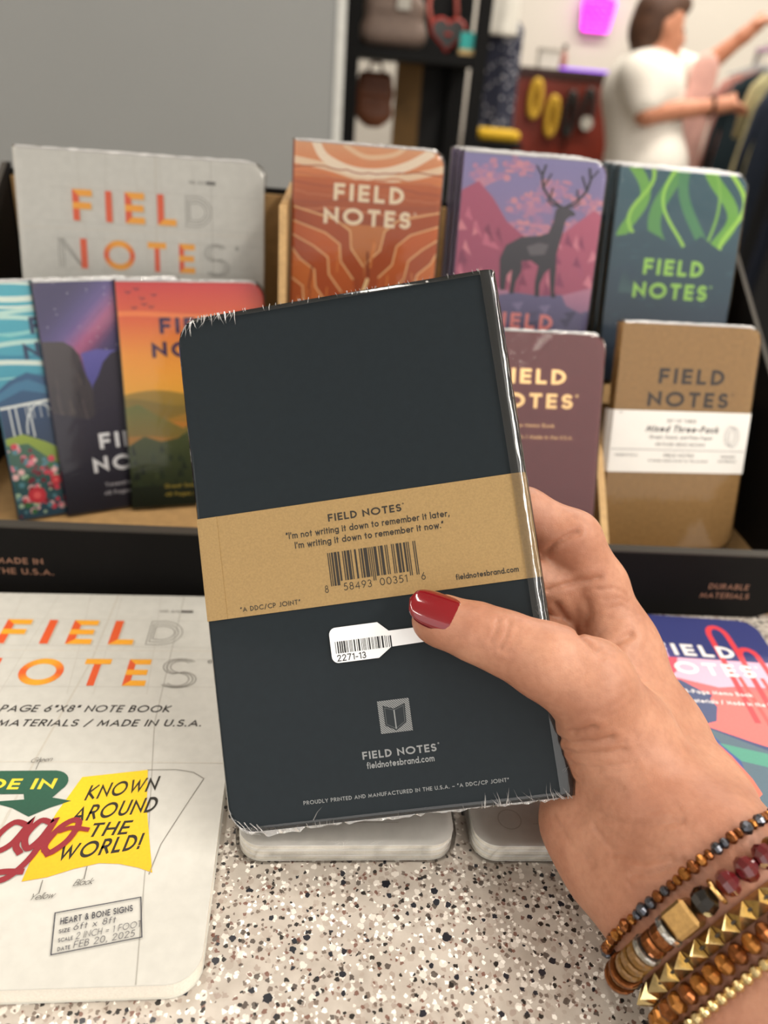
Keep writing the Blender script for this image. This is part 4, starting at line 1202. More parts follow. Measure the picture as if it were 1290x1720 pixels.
def held_wrap(w=121, h=190, T=2 * HT, e=.0009):
    r2 = random.Random(5); xs = [w - CURL + CURL * math.sin(R(a)) for a in range(0, 82, 9)]
    rows = [-.9, -.3, .4] + [2 + i * 3.1 for i in range(61)] + [189.6, 190.3, 190.9]
    V = []; F = []
    for y in rows:
        dy = max(0, min(y, h - y)); xl = 9.5 - math.sqrt(max(0, 9.5 ** 2 - (9.5 - dy) ** 2)) if dy < 9.5 else 0
        ends = 0 if .2 < y < 189.8 else min(1, (abs(y - h / 2) - 94.6) / 1.4)
        jz = lambda s=.00006: r2.uniform(-s, s) * (3.5 if dy < 4 else 1)
        front = [(xl - .5, -.0005), (xl + .3, e)] + [(xl + (w - CURL - xl) * q, e) for q in (.1, .25, .5, .75, .95)] + [(x + .7 * (x - xs[0]) / CURL, -drop(x, w, HT) + e) for x in xs] + [(w + 1.0, -.0030)]
        loop = [(x, z + jz(), 0) for x, z in front] + [(x, -T - z + jz(), 0) for x, z in front[::-1]]
        for x, z, _ in loop:
            z = z + (-T / 2 - z) * ends * .85
            V.append(((x + (r2.uniform(-.12, .12) if x > w - 3 else 0)) / 1000, y / 1000, z))
    n = len(V) // len(rows)
    for j in range(len(rows) - 1):
        for k in range(n):
            if 1 <= k <= 6 and 2 < j < len(rows) - 4: continue     # there the film clings flat to the cover's own gloss
            F.append((j * n + k, j * n + (k + 1) % n, (j + 1) * n + (k + 1) % n, (j + 1) * n + k))
    return V, F
V, F = held_wrap()
wrapo = mk('shrink_wrap', V, F, FILM_SPINE, held, smooth=True)
rn = random.Random(33); gq = Geo()
def sliver(x, y, ang, L_, wd, z=.0010, hgt=.00035):
    d = Vector((math.cos(R(ang)), math.sin(R(ang)), 0)); s = Vector((-d.y, d.x, 0)); p = Vector((x, y, 0)) / 1000
    L_ /= 1000; wd /= 1000
    bend = s * rn.uniform(-.1, .1) * L_
    a, m_, e = p, p + d * L_ * .5 + bend, p + d * L_
    up = Vector((0, 0, hgt)); zb = Vector((0, 0, z))
    gq.add([a - s * wd + zb, a + zb + up, a + s * wd + zb, m_ - s * wd * .7 + zb, m_ + zb + up * .8, m_ + s * wd * .7 + zb, e + zb],
           [(0, 1, 4, 3), (1, 2, 5, 4), (3, 4, 6), (4, 5, 6)])
for k in range(46):
    x = rn.uniform(4, 119); sliver(x, 190.3, -90 + rn.uniform(-20, 20), rn.uniform(.8, 3.0), rn.uniform(.07, .18))
for k in range(26):
    x = 3 + 22 * rn.random() ** 1.6; yy = 190.2 if x > 9 else 190.4 - (9 - x) * .55
    sliver(x, yy, -95 + rn.uniform(-38, 30), rn.uniform(2, 6.5), rn.uniform(.10, .26))
for k in range(30):
    x = rn.uniform(14, 118); sliver(x, -.3, 90 + rn.uniform(-18, 18), rn.uniform(.7, 2.2), rn.uniform(.06, .14))
for k in range(24):
    x = 120 - 34 * rn.random() ** 1.3; sliver(x, -.3, 95 + rn.uniform(-25, 45), rn.uniform(2, 6.5), rn.uniform(.10, .22))
for k in range(10):
    an = 185 + k * 9; sliver(9.5 + 9.2 * math.cos(R(an)), 9.5 + 9.2 * math.sin(R(an)), an + 90, rn.uniform(3, 6), .16)
for k in range(4): sliver(3 + k * 2.2, 4.5 - k * .6, -55, 6, .2)
sliver(30, 2, 48, 6, .16)
for k in range(22):
    y = rn.uniform(8, 73); sliver(rn.uniform(117.4, 121.0), y, rn.choice([60, 120, 35]) + rn.uniform(-15, 15), rn.uniform(1.0, 3.4), .12, z=.0002)
tag(gq.build('film_creases', FILM_CREASE, wrapo), kind='stuff')
# the film's loose welded hem along the bottom and top edges
def hem(y, sgn, amp, seed):
    r2 = random.Random(seed); V = []; F = []; n = 60
    for i in range(n + 1):
        x = 2 + 118.5 * i / n; inn = (max(0, 9.5 - x) ** 2 / 19) if x < 9.5 else 0
        e = amp * (.5 + .8 * r2.random()) * (1.5 if x < 24 else 1.0)
        V += [(x / 1000, (y - sgn * (inn - .2)) / 1000, -HT * .9), (x / 1000, (y + sgn * (e - inn * .7)) / 1000, -HT * .9 + r2.uniform(-.0006, .0006))]
    for i in range(n): F.append((2 * i, 2 * i + 2, 2 * i + 3, 2 * i + 1))
    return V, F
for y, s_, am, sd in ((0, -1, 1.7, 3), (190, 1, .9, 4)):
    V, F = hem(y, s_, am, sd); mk('film_hem', V, F, FILM_CREASE, wrapo)

# ================================================================== the hand
def bpd(x, y):
    d = CF + CR * ((x - PCX) / FPX) - CU * ((y - PCY) / FPX)
    return (HO - CAM).dot(HZ) / d.dot(HZ)
def skin_mat(name, c0, c1, sss=.18, bump=.25):
    m = bpy.data.materials.new(name); m.use_nodes = True
    nt = m.node_tree; N = nt.nodes; L = nt.links; p = N['Principled BSDF']
    tc = N.new('ShaderNodeTexCoord')
    n1 = N.new('ShaderNodeTexNoise'); n1.inputs['Scale'].default_value = 45; n1.inputs['Detail'].default_value = 5
    n2 = N.new('ShaderNodeTexNoise'); n2.inputs['Scale'].default_value = 420; n2.inputs['Detail'].default_value = 3
    v = N.new('ShaderNodeTexVoronoi'); v.inputs['Scale'].default_value = 1150; v.feature = 'DISTANCE_TO_EDGE'
    for q in (n1, n2, v): L.new(tc.outputs['Object'], q.inputs['Vector'])
    rp = N.new('ShaderNodeValToRGB'); L.new(n1.outputs['Fac'], rp.inputs['Fac'])
    rp.color_ramp.elements[0].position = .35; rp.color_ramp.elements[0].color = srgb(c0)
    rp.color_ramp.elements[1].position = .68; rp.color_ramp.elements[1].color = srgb(c1)
    mx = N.new('ShaderNodeMix'); mx.data_type = 'RGBA'; mx.blend_type = 'MULTIPLY'; mx.inputs[0].default_value = .22
    r2 = N.new('ShaderNodeValToRGB'); L.new(n2.outputs['Fac'], r2.inputs['Fac'])
    r2.color_ramp.elements[0].position = .35; r2.color_ramp.elements[0].color = (.62, .5, .45, 1)
    r2.color_ramp.elements[1].position = .6; r2.color_ramp.elements[1].color = (1, 1, 1, 1)
    L.new(rp.outputs['Color'], mx.inputs[6]); L.new(r2.outputs['Color'], mx.inputs[7]); L.new(mx.outputs[2], p.inputs['Base Color'])
    b = N.new('ShaderNodeBump'); b.inputs['Strength'].default_value = bump; b.inputs['Distance'].default_value = .00035
    L.new(v.outputs['Distance'], b.inputs['Height'])
    b2 = N.new('ShaderNodeBump'); b2.inputs['Strength'].default_value = bump * .8; b2.inputs['Distance'].default_value = .0006
    L.new(n2.outputs['Fac'], b2.inputs['Height']); L.new(b.outputs['Normal'], b2.inputs['Normal']); L.new(b2.outputs['Normal'], p.inputs['Normal'])
    p.inputs['Roughness'].default_value = .48
    p.inputs['Specular IOR Level'].default_value = .45
    p.inputs['Subsurface Weight'].default_value = sss
    p.inputs['Subsurface Radius'].default_value = (1, .32, .18); p.inputs['Subsurface Scale'].default_value = .003
    return m
m_skin = skin_mat('hand_skin', '#a9745b', '#c18d72')
mm = .001
def hp(x, y, off, r):           # off = distance of the centre from the notebook's near face (+ = towards the far side)
    return (px(x, y, bpd(min(x, 970), y) + off * mm), r * mm)
def hd(x, y, d, r): return (px(x, y, d), r * mm)
TH = 2 * HT * 1000              # pack thickness in mm
thumb = [hp(728, 1041, -7.6, 7.4), hp(745, 1044, -8.6, 8.3), hp(800, 1062, -10.2, 9.5), hp(850, 1081, -11.2, 10.2), hp(915, 1110, -12.6, 12.2), hp(992, 1152, -10.5, 14.4)]
ind = [hd(1042, 1092, .301, 13.0), hd(1002, 985, .300, 11.6), hp(962, 905, TH + 12.5, 10.4), hp(880, 862, TH + 10.2, 9.4), hp(800, 850, TH + 9.0, 8.4), hp(735, 848, TH + 8.0, 7.2)]
mid = [hd(1022, 1160, .314, 13), hd(985, 1050, .316, 11.6), hp(935, 980, TH + 20, 10.6), hp(850, 955, TH + 11.5, 9.6), hp(770, 946, TH + 9.4, 8.6), hp(695, 944, TH + 8.2, 7.4)]
rin = [hd(1005, 1230, .316, 13), hd(965, 1140, .324, 11.2), hp(920, 1080, TH + 24, 10.2), hp(840, 1060, TH + 12.0, 9.2), hp(765, 1052, TH + 9.2, 8.2), hp(700, 1050, TH + 8.0, 7.0)]
lit = [hd(995, 1300, .302, 12.5), hd(955, 1230, .312, 10.2), hp(915, 1180, TH + 20, 9.2), hp(850, 1160, TH + 10.2, 8.2), hp(790, 1152, TH + 8.2, 7.2), hp(740, 1150, TH + 7.0, 6.2)]
prims = []
prims += chain([hd(990, 1152, bpd(970, 1150) - .0098, 14.6), hd(1040, 1245, .2690, 18), hd(1100, 1360, .2600, 20.0), hd(1195, 1452, .2440, 19.0)], .009)
prims += chain([hd(1042, 1092, .301, 13.0), hd(1110, 1230, .294, 14.0), hd(1175, 1360, .270, 17), hd(1205, 1448, .2450, 19.0)], .012)
prims += chain([hd(1022, 1160, .314, 13), hd(1085, 1300, .290, 17), hd(1160, 1470, .2470, 18)], .012)
prims += chain([hd(1005, 1230, .316, 13), hd(1040, 1360, .279, 17), hd(1130, 1505, .2490, 17)], .012)
prims += chain([hd(995, 1300, .302, 12.5), hd(990, 1382, .277, 14.6), hd(1045, 1452, .265, 16.6), hd(1116, 1522, .2480, 17)], .012)
WR, WU = px(1205, 1450, .2425), px(1118, 1522, .2470)            # the two sides of the wrist
FA = (px(1398, 1827, .211) - px(1168, 1490, .2455)).normalized()
fa_end = .20
for w_, r0, r1, k in ((WR, 19.0, 26, .012), (WU, 17, 23, .012)):
    prims.append((tuple(w_), r0 * mm, tuple(w_ + FA * .075), (r0 + 1.5) * mm, k))
    prims.append((tuple(w_ + FA * .075), (r0 + 1.5) * mm, tuple(w_ + FA * fa_end), r1 * mm, k))
prims += chain(ind, .004, .012) + chain(mid, .003, .008) + chain(rin, .003, .008) + chain(lit, .003, .008)
prims += chain(thumb, .0045)
# web of skin between thumb and forefinger
prims += [(tuple(px(1030, 1130, .288)), .009, tuple(px(1070, 1200, .286)), .013, .010)]
# knuckle of the thumb and tendon
prims += [(tuple(px(1000, 1118, .2665)), .0075, tuple(px(985, 1125, .2650)), .007, .008)]
cuts = []
def crease(pts, r=.9, k=.0016):
    """pts: (x, y, d) on the skin"""
    for i in range(len(pts) - 1):
        cuts.append((tuple(px(*pts[i])), r * mm, tuple(px(*pts[i + 1])), r * mm, k))
CREASES = []
hand = None
hand_V, hand_F = sdf_body(prims, .0009, 4)
# creases: shallow grooves pressed into the skin along lines seen on it
from mathutils.bvhtree import BVHTree
bv = BVHTree.FromPolygons([tuple(v) for v in hand_V], [tuple(f) for f in hand_F])
def on_skin(x, y):
    d = (CF + CR * ((x - PCX) / FPX) - CU * ((y - PCY) / FPX)).normalized()
    h_ = bv.ray_cast(CAM, d)
    return h_[0]
LINES = [  # polyline in photo pixels, depth mm, width mm
    ([(838, 1040), (832, 1062), (822, 1082)], .45, 1.1), ([(856, 1043), (850, 1068), (838, 1092)], .55, 1.2), ([(868, 1052), (862, 1076), (850, 1100)], .35, 1.0),
    ([(1000, 1092), (975, 1068), (950, 1040), (932, 1012)], .9, 1.8), ([(1000, 1092), (1030, 1082), (1062, 1066)], .8, 2.0), ([(1008, 1102), (1040, 1090)], .5, 1.5),
    ([(906, 936), (930, 915), (955, 900), (972, 892)], .8, 1.4), ([(920, 992), (950, 982), (985, 976), (1010, 970)], .7, 1.5), ([(985, 1010), (990, 1030), (982, 1052)], .6, 2.2),
    ([(912, 1212), (935, 1226), (965, 1228), (1000, 1220)], .9, 1.5), ([(920, 1226), (945, 1242), (985, 1246), (1030, 1238)], .8, 1.5), ([(928, 1246), (955, 1262), (1000, 1266), (1050, 1258)], .6, 1.5),
    ([(935, 1268), (965, 1284), (1010, 1290)], .5, 1.5), ([(960, 1310), (1000, 1322), (1050, 1326)], .4, 1.6), ([(1010, 1370), (1050, 1384), (1100, 1386), (1150, 1380)], .4, 1.6),
    ([(1000, 1390), (1030, 1430), (1080, 1445), (1130, 1440)], .5, 1.6), ([(1060, 1470), (1100, 1468), (1150, 1445)], .45, 1.6), ([(930, 1370), (960, 1420), (1000, 1450)], .4, 1.6)]
rl = random.Random(2)
for base, n_, dx, dy, dep in (([(925, 1225), (955, 1250), (1000, 1256), (1050, 1246)], 9, 5, 11, .22), ([(985, 1330), (1030, 1360), (1090, 1366), (1150, 1352)], 8, 5, 10, .20), ([(990, 1400), (1030, 1440), (1080, 1456)], 6, 9, 12, .22), ([(840, 1040), (835, 1066), (822, 1090)], 5, 9, 2, .18), ([(1010, 1170), (1050, 1150), (1080, 1130)], 5, 8, 14, .12), ([(1000, 990), (1030, 985), (1050, 1000)], 4, 10, 16, .2)):
    for k in range(n_):
        LINES.append(([(x + dx * k + rl.uniform(-6, 6), y + dy * k + rl.uniform(-4, 4)) for x, y in base], dep * rl.uniform(.6, 1.3), rl.uniform(.7, 1.1)))
SP = []
for pl, dep, wid in LINES:
    pts = [on_skin(*p) for p in pl]
    pts = [p for p in pts if p is not None]
    for i in range(len(pts) - 1):
        k = max(2, int((pts[i + 1] - pts[i]).length / .0008))
        for j in range(k):
            SP.append((*(pts[i].lerp(pts[i + 1], j / k)), dep * 1.7, wid))
SP = np.array(SP)
Nn = np.zeros_like(hand_V)
e1 = hand_V[hand_F[:, 1]] - hand_V[hand_F[:, 0]]; e2 = hand_V[hand_F[:, 3]] - hand_V[hand_F[:, 0]]
fn = np.cross(e1, e2)
for i in range(4): np.add.at(Nn, hand_F[:, i], fn)
Nn /= np.linalg.norm(Nn, axis=1)[:, None] + 1e-12
lo_, hi_ = SP[:, :3].min(0) - .006, SP[:, :3].max(0) + .006
sel = np.where(np.all((hand_V > lo_) & (hand_V < hi_), axis=1))[0]
for c0 in range(0, len(sel), 4000):
    s_ = sel[c0:c0 + 4000]
    d2 = ((hand_V[s_][:, None, :] - SP[None, :, :3]) ** 2).sum(2)
    w_ = np.exp(-d2 / (SP[None, :, 4] * .001 * .75) ** 2) * SP[None, :, 3] * .001
    up_ = np.exp(-(np.sqrt(d2) - SP[None, :, 4] * .0021) ** 2 / (SP[None, :, 4] * .0011) ** 2) * SP[None, :, 3] * .0003
    hand_V[s_] += Nn[s_] * (up_.max(1) - w_.max(1))[:, None]
me = bpy.data.meshes.new('hand')
hb = np.array(px(1168, 1490, .2455))                   # origin at the wrist
me.from_pydata((hand_V - hb).tolist(), [], hand_F.tolist()); me.update()
me.polygons.foreach_set('use_smooth', [True] * len(me.polygons)); me.materials.append(m_skin)
hand = link(bpy.data.objects.new('hand', me)); hand.location = hb
tag(hand, 'bare right hand and forearm with a glossy red thumbnail, gripping the slate notebook pack', 'hand')
m_nail = mat('red_nail_lacquer', '#780110', .14, spec=.6, vary=.05, vscale=120, coat=1.0, coat_rough=.03)
def nail(P, a, nrm, L0, L1, W, Rn, name='fingernail'):
    """P: nail centre on the finger, a: towards the tip, nrm: out of the finger"""
    a = a.normalized(); nrm = (nrm - a * nrm.dot(a)).normalized(); b = nrm.cross(a)
    nu, nv = 12, 16; top = []; bot = []
    for j in range(nv + 1):
        t = j / nv; s = -L0 + (L0 + L1) * t
        q = 2 * t - 1
        wd = W * min((1 - max(0, -q) ** 4.5) ** .5 if q < 0 else 1, (1 - max(0, q) ** 2.6) ** .5 if q > 0 else 1) * (1.0 - .06 * max(0, q))
        wd = max(wd, .0002)
        for i in range(nu + 1):
            ph = (2 * i / nu - 1) * wd / Rn
            c = P + a * s + b * (Rn * math.sin(ph)) + nrm * (Rn * (math.cos(ph) - 1)) - nrm * (7.0 * max(0, s - .001) ** 2 + 3.0 * min(0, s) ** 2)
            ou = (nrm * math.cos(ph) + b * math.sin(ph))
            edge = min(1, (1 - abs(2 * i / nu - 1)) * 4, (1 - abs(q)) * 4 + .02)
            top.append(c + ou * .0004 * edge ** .5); bot.append(c - ou * .0009)
    V = top + bot; m_ = nu + 1; F = []; o = len(top)
    for j in range(nv):
        for i in range(nu):
            q_ = (j * m_ + i, j * m_ + i + 1, (j + 1) * m_ + i + 1, (j + 1) * m_ + i)
            F.append(q_); F.append(tuple(x + o for x in q_[::-1]))
    ring = [i for i in range(m_)] + [j * m_ + nu for j in range(1, nv + 1)] + [nv * m_ + i for i in range(nu - 1, -1, -1)] + [j * m_ for j in range(nv - 1, 0, -1)]
    for k in range(len(ring)):
        p_, q_ = ring[k], ring[(k + 1) % len(ring)]
        F.append((q_, p_, p_ + o, q_ + o))
    oo = mk(name, [v - Vector(hb) for v in V], F, m_nail, hand, smooth=True)
    return oo
ta = thumb[1][0] - thumb[3][0]
tn = (-CF * .80 + CU * .50 - CR * .05).normalized()
TC = px(738, 1040, bpd(738, 1040) - .0086)
tax = ta.normalized(); tnn = (tn - tax * tn.dot(tax)).normalized()
n_o = nail(TC + tnn * .0092 + tax * .0012, ta, tn, .0085, .0095, .0078, .0088)
n_o['label'] = 'glossy dark red thumbnail'
for ch in (ind, mid, rin, lit):
    ax_ = ch[-1][0] - ch[-2][0]
    nail(ch[-1][0] + CF * (ch[-1][1] * .93) - ax_.normalized() * .001, ax_, CF, .005, .007, ch[-1][1] * .75, ch[-1][1])

# ------------------------------------------------------------------ beaded bracelets on the wrist
WM = (WR + WU) / 2; BA = (WR - WU); half = BA.length / 2; BA = BA.normalized()
BX = (FA - BA * FA.dot(BA)).normalized(); BB = BX.cross(BA)
def facet_bead(r, n=8, el=.8):
    gq = Geo(); gq.lathe([(r * .35, -r * el), (r * .85, -r * el * .55), (r, 0), (r * .85, r * el * .55), (r * .35, r * el)], n); return gq
def disc_bead(r, hh): return Geo().lathe([(r * .4, -hh), (r * .92, -hh), (r, -hh * .5), (r, hh * .5), (r * .92, hh), (r * .4, hh)], 16)
def cube_bead(r):
    gq = Geo(); c = r * .78
    V = []; 
    for sx in (-1, 1):
        for sy in (-1, 1):
            for sz in (-1, 1):
                V += [(sx * r, sy * c, sz * c), (sx * c, sy * r, sz * c), (sx * c, sy * c, sz * r)]
    bm = bmesh.new()
    for v in V: bm.verts.new(v)
    bmesh.ops.convex_hull(bm, input=bm.verts[:])
    bm.verts.index_update()
    gq.add([v.co[:] for v in bm.verts], [tuple(v.index for v in f.verts) for f in bm.faces]); bm.free(); return gq
def spike_bead(r): return Geo().add([(-r, -r, -r * .2), (r, -r, -r * .2), (r, r, -r * .2), (-r, r, -r * .2), (0, 0, r * 1.25), (-r * .8, -r * .8, -r * .7), (r * .8, -r * .8, -r * .7), (r * .8, r * .8, -r * .7), (-r * .8, r * .8, -r * .7)],
        [(0, 1, 4), (1, 2, 4), (2, 3, 4), (3, 0, 4), (8, 7, 6, 5), (0, 5, 6, 1), (1, 6, 7, 2), (2, 7, 8, 3), (3, 8, 5, 0)])
mb = dict(bronze=mat('bronze_bead', '#a06a34', .22, .85, vary=.3, vscale=500), hema=mat('hematite_bead', '#5d5f66', .2, .9, vary=.3, vscale=500),
          red=mat('dark_red_crystal', '#5a1016', .06, spec=.8, vary=.2, vscale=300, coat=1, coat_rough=.02), black=mat('black_crystal', '#0c0b0c', .08, spec=.8, coat=1, coat_rough=.02),
          gold=mat('brushed_gold_bead', '#c09a62', .3, .95, vary=.15, vscale=700), rhin=mat('rhinestone_spacer', '#b9b6ae', .12, .9, vary=.4, vscale=1500),
          tiger=mat('tiger_brown_disc', '#7a5624', .3, .2, vary=.3, vscale=900, coat=.6), pale=mat('pale_gold_bead', '#cbb583', .26, .95, vary=.15, vscale=700), brown=mat('copper_bead', '#7c4a26', .25, .8, vary=.3, vscale=600))
GEOB = {}
def bead_mesh(key, fn, m):
    k = (key, m.name)
    if k not in GEOB:
        o = fn().build('bead', m); GEOB[k] = o.data; bpy.data.objects.remove(o, do_unlink=True)
    return GEOB[k]
def bracelet(label, off, swell, seq, tilt=0.0, spike=False, lead=0.0):
    """seq(k, angle) -> (mesh, length along the string, radius)"""
    C = WM + BX * (off * mm)
    root = empty('bracelet', loc=C); tag(root, label, 'bracelet')
    sg = 1 if BB.dot(CF) < 0 else -1
    rad = []
    for q in range(120):
        a = 2 * math.pi * q / 120; d = -BA * math.cos(a) + BB * sg * math.sin(a)
        h_ = bv.ray_cast(C + d * .09, -d)
        rad.append(.09 - h_[3] if h_[0] is not None else .025)
    for _ in range(4):       # a string cannot follow hollows
        rad = [max(rad[q], (rad[q - 1] + rad[(q + 1) % 120]) / 2) for q in range(120)]
    def P(a, r):
        a = a + .55
        q = (a / (2 * math.pi) * 120) % 120; i0 = int(q) % 120; f = q - int(q)
        rr_ = rad[i0] * (1 - f) + rad[(i0 + 1) % 120] * f + r
        return (-BA * math.cos(a) + BB * sg * math.sin(a)) * rr_ + BX * (tilt * mm * math.cos(a))
    # walk round by arc length
    N_ = 1440; tab = [P(2 * math.pi * i / N_, swell * mm) for i in range(N_ + 1)]; cum = [0]
    for i in range(N_): cum.append(cum[-1] + (tab[i + 1] - tab[i]).length)
    tot = cum[-1]; s = 0; k = 0; i = 0
    Geo().tube([tab[j] for j in range(0, N_, 18)], .0005, 6, closed=True).build('cord', mat('elastic_cord', '#3a332c', .5), root)
    while s < tot - .001:
        while cum[i + 1] < s and i < N_ - 1: i += 1
        a = 2 * math.pi * i / N_
        me_, ln, r_ = seq(k, a)
        sm = s + ln / 2
        j = min(N_ - 1, next(q for q in range(i, N_ + 1) if cum[q] >= min(sm, tot)))
        p = P(2 * math.pi * j / N_, r_); t = (tab[(j + 1) % N_] - tab[j - 1]).normalized()
        o_ = p.normalized(); o_ = (o_ - t * o_.dot(t)).normalized()
        if spike: M_ = frame(p, t, o_.cross(t), o_)
        else: M_ = frame(p, o_, t.cross(o_), t)
        inst('bead', me_, root, M_)
        s += ln; k += 1
    return root
rb = random.Random(17)
def seqA(k, a):
    m_ = rb.choice([mb['hema'], mb['bronze'], mb['bronze'], mb['hema'], mb['brown']]); r = rb.choice([1.7, 2.0, 2.2]) * mm
    return bead_mesh('fa%.1f' % (r * 1000), lambda: facet_bead(r, 8, .75), m_), r * 1.5, r
bracelet('bracelet of small bronze and grey faceted beads, highest on the wrist', 0, 2.0, seqA)
PAT = ['dark', 'tiger', 'tiger', 'tiger', 'rhin', 'tigerd', 'tigerd', 'rhin', 'cube', 'black', 'goldd', 'red', 'red', 'red', 'goldd', 'red', 'red', 'goldd', 'black', 'goldd', 'red', 'red']
def seqB(k, a):
    t = PAT[k % len(PAT)]
    if t == 'tiger': return bead_mesh('d1', lambda: disc_bead(4.4 * mm, 1.5 * mm), mb['tiger']), 3.2 * mm, 4.2 * mm
    if t == 'dark': return bead_mesh('d0', lambda: disc_bead(5.2 * mm, 1.0 * mm), mb['brown']), 2.4 * mm, 4.6 * mm
    if t == 'tigerd': return bead_mesh('d2', lambda: disc_bead(4.0 * mm, 1.7 * mm), mb['brown']), 3.5 * mm, 3.8 * mm
    if t == 'rhin': return bead_mesh('d3', lambda: disc_bead(4.6 * mm, 1.0 * mm), mb['rhin']), 2.2 * mm, 4.3 * mm
    if t == 'goldd': return bead_mesh('d4', lambda: disc_bead(3.8 * mm, .6 * mm), mb['gold']), 1.5 * mm, 3.7 * mm
    if t == 'cube': return bead_mesh('c', lambda: cube_bead(4.2 * mm), mb['gold']), 8.6 * mm, 4.1 * mm
    if t == 'black': return bead_mesh('b', lambda: facet_bead(4.2 * mm, 9, .9), mb['black']), 7.4 * mm, 4.0 * mm
    return bead_mesh('r', lambda: facet_bead(3.9 * mm, 8, .8), mb['red']), 6.4 * mm, 3.8 * mm
bracelet('bracelet of red crystals, a gold cube, a black bead and brown discs', 8.4, 3.2, seqB)
def seqC(k, a): return bead_mesh('s', lambda: spike_bead(2.8 * mm), mb['pale']), 5.9 * mm, 2.4 * mm
bracelet('bracelet of pale gold pyramid studs', 16.2, 2.2, seqC, spike=True)
def seqD(k, a):
    m_ = rb.choice([mb['bronze'], mb['bronze'], mb['brown']]); return bead_mesh('fd', lambda: facet_bead(3.2 * mm, 7, .72), m_), 4.7 * mm, 3.1 * mm
bracelet('bracelet of large bronze faceted beads', 22.4, 2.6, seqD)
def seqE(k, a): return bead_mesh('fe', lambda: facet_bead(1.9 * mm, 9, .85), mb['pale']), 3.2 * mm, 1.8 * mm
bracelet('bracelet of small pale gold beads, nearest the elbow', 27.8, 1.8, seqE)

# ================================================================== the shop behind
def atz(x, Y, z):
    """pixel column x on the upright plane y = Y at height z"""
    lo, hi = -2000.0, 2000.0
    for _ in range(50):
        m_ = (lo + hi) / 2
        if at(x, m_, Y).z > z: lo = m_
        else: hi = m_
    return at(x, (lo + hi) / 2, Y)
# ---- black shelf tower beside the grey wall
mbk = mat('black_metal', '#060606', .6, .0, spec=.2, vary=.1)
tx0, tx1, ty0, ty1 = at(570, 100, 2.10).x, at(818, 100, 2.10).x, 2.10, 2.45
tw = empty('shelf_tower', loc=((tx0 + tx1) / 2, (ty0 + ty1) / 2, 0)); tag(tw, 'tall black shelf tower with bags on it, beside the grey wall', 'shelf')
tox, toy = tw.location.x, tw.location.y
def TB(name, x0, x1, y0, y1, z0, z1, m=mbk): return Geo().box(x0 - tox, x1 - tox, y0 - toy, y1 - toy, z0, z1).build(name, m, tw)
ZS = at(690, 84, 2.10).z
TB('post', tx0, tx0 + .045, ty0, ty0 + .045, 0, 2.1); TB('post', tx1 - .032, tx1, ty0, ty0 + .032, 0, 2.1)
TB('post', tx0, tx0 + .03, ty1 - .045, ty1, 0, 2.1); TB('post', tx1 - .045, tx1, ty1 - .045, ty1, 0, 2.1)
for z in (.15, .7, ZS, 2.05): TB('shelf', tx0, tx1, ty0 + .002, ty1, z - .022, z)
TB('back_board', tx0 + .03, tx1 - .045, ty1, ty1 + .012, ZS, 2.05, mat('black_board', '#0b0a0a', .7))
TB('back_board', at(703, 200, ty1).x, tx1, ty1, ty1 + .012, .15, ZS - .02, mat('black_board', '#0b0a0a', .7))
TB('wood_board', at(660, 200, ty1).x, at(703, 200, ty1).x, ty1, ty1 + .012, .15, ZS - .02, mat('tan_board', '#7a5a2c', .6, vary=.15, vscale=20))
# ---- bags on and under the shelf
m_taupe = mat('taupe_leather', '#7d6a5f', .55, vary=.1, vscale=60, bump=.3, bscale=120)
c = atz(658, 2.24, ZS); bgz = ZS
bag = empty('handbag', loc=(c.x, 2.24, bgz)); tag(bag, 'taupe quilted handbag with a pale tag on the tower shelf', 'bag')
sdf_mesh('body', [((-.055, 0, .035), .030, (.055, 0, .035), .030, .01), ((-.050, 0, .09), .026, (.050, 0, .09), .026, .03), ((-.036, 0, .15), .018, (.036, 0, .15), .018, .04)], .005, m_taupe, bag)
Geo().tube([(-.03 + .06 * i / 14 , -.004, .165 + .075 * math.sin(math.pi * i / 14)) for i in range(15)], .006).build('handle', m_taupe, bag)
Geo().box(.004, .036, -.034, -.031, .085, .112).build('tag', mat('pale_tag', '#b9b5ab', .5), bag)
c = atz(748, 2.20, ZS)
hr = empty('heart_bag', loc=(c.x, 2.20, ZS + .006)); tag(hr, 'red heart-shaped bag with grey front on the tower shelf', 'bag')
hp_ = []
for i in range(40):
    t = 2 * math.pi * i / 40
    hp_.append((.0024 * 16 * math.sin(t) ** 3, 0, .040 + .0022 * (13 * math.cos(t) - 5 * math.cos(2 * t) - 2 * math.cos(3 * t) - math.cos(4 * t))))
m_red = mat('red_trim', '#b8372c', .45)
Geo().tube(hp_, .0065, 8, closed=True).build('trim', m_red, hr, smooth=True)
gq = Geo(); n = len(hp_); gq.add([(x, -.012, z) for x, y, z in hp_] + [(x, .012, z) for x, y, z in hp_], [tuple(range(n)), tuple(range(n, 2 * n))[::-1]] + [((i + 1) % n, i, n + i, n + (i + 1) % n) for i in range(n)])
gq.build('front', mat('charcoal_fabric', '#4a4a4a', .7), hr)
Geo().lathe([(.003, -.004), (.009, -.002), (.009, .002), (.003, .004)], 12, (0, -.014, .036)).build('clasp', m_red, hr)
Geo().tube([(-.038, 0, .045), (-.050, .01, .09), (-.045, .02, .15), (-.02, .03, .19), (.01, .02, .15), (.02, 0, .07)], .005, 8).build('strap', mat('coral_strap', '#c4655a', .5), hr, smooth=True)
c = atz(787, 2.125, ZS)
tb = empty('teal_box', loc=(c.x - .008, 2.125, ZS + .0004)); tag(tb, 'small turquoise box with a sandy base on the tower shelf', 'box')
Geo().box(-.016, .016, -.012, .012, .010, .046).build('lid', mat('turquoise_card', '#1f9c97', .4), tb)
